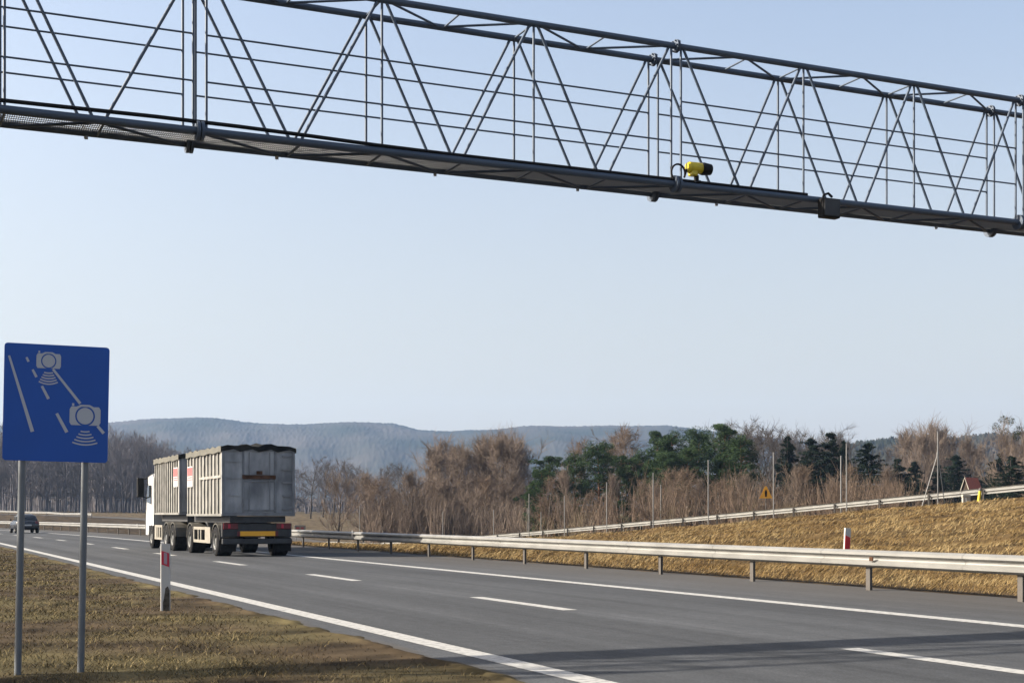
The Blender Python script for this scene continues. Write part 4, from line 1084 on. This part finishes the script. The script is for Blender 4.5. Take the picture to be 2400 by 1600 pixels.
for i in range(330):
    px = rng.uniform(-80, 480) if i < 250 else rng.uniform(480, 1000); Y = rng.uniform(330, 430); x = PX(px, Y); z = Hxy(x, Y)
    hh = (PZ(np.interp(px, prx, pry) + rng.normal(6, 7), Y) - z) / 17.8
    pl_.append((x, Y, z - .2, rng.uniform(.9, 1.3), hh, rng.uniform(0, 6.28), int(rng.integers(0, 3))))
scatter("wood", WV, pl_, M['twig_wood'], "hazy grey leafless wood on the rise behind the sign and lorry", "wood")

# ------------------------------------------------------------------ fence poles, small things by the ramp
FG = "tall thin fence poles along the upper guardrail"
def fpole(px, top, basepy=None, t=43.6, Y=None, label=None, rad=.035):
    if Y is None:
        u = (px - CX) / FPX; tt = t + TC
        s_ = (.9119 * tt - u * .4104 * tt) / (.4104 + .9119 * u); Y = .9119 * s_ + .4104 * tt
    p = on_ground(px, Y)
    hgt = PZ(top, Y) - p.z
    m = MB(); m.tube([Vector((0, 0, -.2)), Vector((0, 0, hgt - .02))], rad, 8); m.lathe([(rad * 1.25, hgt - .05), (rad * 1.25, hgt), (.001, hgt + .02)], 'z', (0, 0, 0), 8)
    r = m.build("fence_pole", M['fpole']); r.location = p
    return tag(r, label or "tall thin grey steel fence pole standing in the row along the upper guardrail", "fence pole", FG), p, hgt
for px, top in ((1240, 1157), (1323, 1162), (1422, 1130), (1531, 1108), (1660, 1078), (1813, 1060), (1984, 1039)): fpole(px, top)
for px, top, Y in ((843, 1185, 140), (1038, 1198, 138), (1157, 1195, 134), (1236, 1190, 132), (1268, 1200, 128)): fpole(px, top, Y=Y, label="short distant fence pole at the low end of the ramp before the brush")
fpole(1549, 1136, t=53.0, label="shorter pale pole behind the upper guardrail near the pines")
fpole(1971, 1068, t=53.0, label="bright whitish pole behind the upper guardrail before the spruces", rad=.045)
pole, p, hgt = fpole(2198, 1011, label="tallest grey fence pole held by two slanting braces")
zb_ = PZ(1062, p.y) - p.z
for dx in (-38, 17):
    MB().tube([Vector((PX(2198 + dx, p.y) - p.x, 0, -.1)), Vector((0, 0, zb_))], .022, 6).build("brace", M['fpole'], pole)
MB().lathe([(.07, zb_ - .08), (.07, zb_ + .06)], 'z', (0, 0, 0), 10).build("collar", M['fpole'], pole)
# warning triangle
Y = 100; p = on_ground(1795, Y)
ws = empty("warning_sign", p, math.radians(4), "orange triangular warning sign with a black mark above the upper guardrail", "warning sign")
zt_, zb_ = PZ(1139, Y) - p.z, PZ(1167, Y) - p.z
hw = .46; MB().prism([(-hw, zb_), (hw, zb_), (.06, zt_), (-.06, zt_)], -.02, 0).build("panel", M['signorange'], ws)
MB().prism([(-.06, zb_ + .10), (.06, zb_ + .10), (.085, zb_ + .42), (.05, zb_ + .58), (-.05, zb_ + .58), (-.085, zb_ + .42)], -.026, -.0205).build("symbol", M['black'], ws)
MB().tube([Vector((0, .03, -.2)), Vector((0, .03, zt_ - .1))], .03, 8).build("post", M['post'], ws)
# hut with red roof
Y = 150; p = on_ground(2262, Y); k = Y / FPX
hut = empty("hut", (p.x, p.y, p.z), math.radians(-48), "small hut with a steep red roof and white gable boards behind the upper guardrail", "hut")
za, ze = PZ(1118, Y) - p.z, PZ(1146, Y) - p.z
gw = 9.5 * k
ro = MB()
for sx in (-1, 1):
    ro.add([(sx * (gw + .12), -.08, ze - .15), (0, -.08, za), (0, 2.6, za), (sx * (gw + .12), 2.6, ze - .15), (sx * (gw + .12), -.08, ze - .21), (0, -.08, za - .06), (0, 2.6, za - .06), (sx * (gw + .12), 2.6, ze - .21)],
           [(0, 1, 2, 3), (7, 6, 5, 4), (0, 4, 5, 1), (2, 6, 7, 3), (3, 7, 4, 0)])
ro.build("roof", M['roofred'], hut)
MB().prism([(-gw, -.3), (gw, -.3), (gw, ze - .1), (0, za - .12), (-gw, ze - .1)], .06, 2.45).build("wall", M['wood'], hut)
gb = MB()
for sx in (-1, 1): gb.prism([(sx * (gw + .14), ze - .2), (0, za + .02), (0, za - .09), (sx * (gw + .06), ze - .22)], -.11, -.085)
gb.build("gable_board", M['concrete'], hut)
MB().box(-.15, .15, .03, .058, .1, ze - .25).build("door", M['chassis'], hut)
# white marker block and yellow marker post beneath the upper rail
def st_at(px, t):
    u = (px - CX) / FPX; tt = t + TC; s_ = (.9119 * tt - u * .4104 * tt) / (.4104 + .9119 * u); return .9119 * s_ + .4104 * tt
Y = st_at(2264, 43.9); p = on_ground(2264, Y)
mk = empty("marker_block", p, math.radians(10), "cream concrete marker on two stubby legs below the upper guardrail", "marker")
zt_ = PZ(1158, Y) - p.z
MB().box(-.22, .22, -.08, .08, zt_ - .16, zt_, None, .02).build("cap", M['concrete'], mk)
for x in (-.20, .07): MB().box(x, x + .14, -.07, .07, -.1, zt_ - .161, None, .015).build("leg", M['concrete'], mk)
Y = st_at(2297, 43.3); p = on_ground(2294, Y)
yp = empty("marker_post", p, 0, "leaning yellow marker post with a dark cap in front of the upper guardrail", "marker post"); yp.rotation_euler = (0, math.radians(7), 0)
hh = PZ(1143, Y) - p.z
MB().lathe([(.075, -.15), (.075, hh - .14), (.001, hh - .14)], 'z', (0, 0, 0), 14).build("post", M['yellow'], yp)
MB().lathe([(.085, hh - .139), (.085, hh - .05), (.05, hh), (.001, hh + .01)], 'z', (0, 0, 0), 14).build("cap", M['post'], yp)
# small cream direction board behind the rail by the lorry
Y = 74; x = PX(703, Y); p = Vector((x, Y, Hxy(x, Y)))
db = empty("direction_board", p, TH * .6, "small cream board on posts behind the guardrail right next to the lorry", "signboard")
z0, z1 = PZ(1244, Y) - p.z, PZ(1230, Y) - p.z
MB().box(-.30, .30, -.02, .0, z0, z1, None, .006).build("panel", M['cream'], db)
MB().box(-.22, -.02, -.026, -.0205, z0 + .10, z1 - .10).box(.04, .2, -.026, -.0205, z0 + .10, z1 - .10).build("mark", M['boardred'], db)
for x_ in (-.2, .2): MB().tube([Vector((x_, .025, -.2)), Vector((x_, .025, z1 - .03))], .02, 6).build("post", M['tube'], db)

# ------------------------------------------------------------------ haze
hz = MB(); hz.box(-4100, 4100, -4100, 4100, -12, 330)
m = bpy.data.materials.new("haze"); m.use_nodes = True; t_ = m.node_tree; t_.nodes.remove(t_.nodes["Principled BSDF"])
pv = t_.nodes.new("ShaderNodeVolumePrincipled"); pv.inputs["Color"].default_value = (.42, .63, 1.0, 1)
pv.inputs["Density"].default_value = 0.00009; pv.inputs["Anisotropy"].default_value = 0.2
t_.links.new(pv.outputs[0], t_.nodes["Material Output"].inputs["Volume"])
tag(hz.build("haze", m), "pale blue winter haze over the land", "haze", kind='stuff')
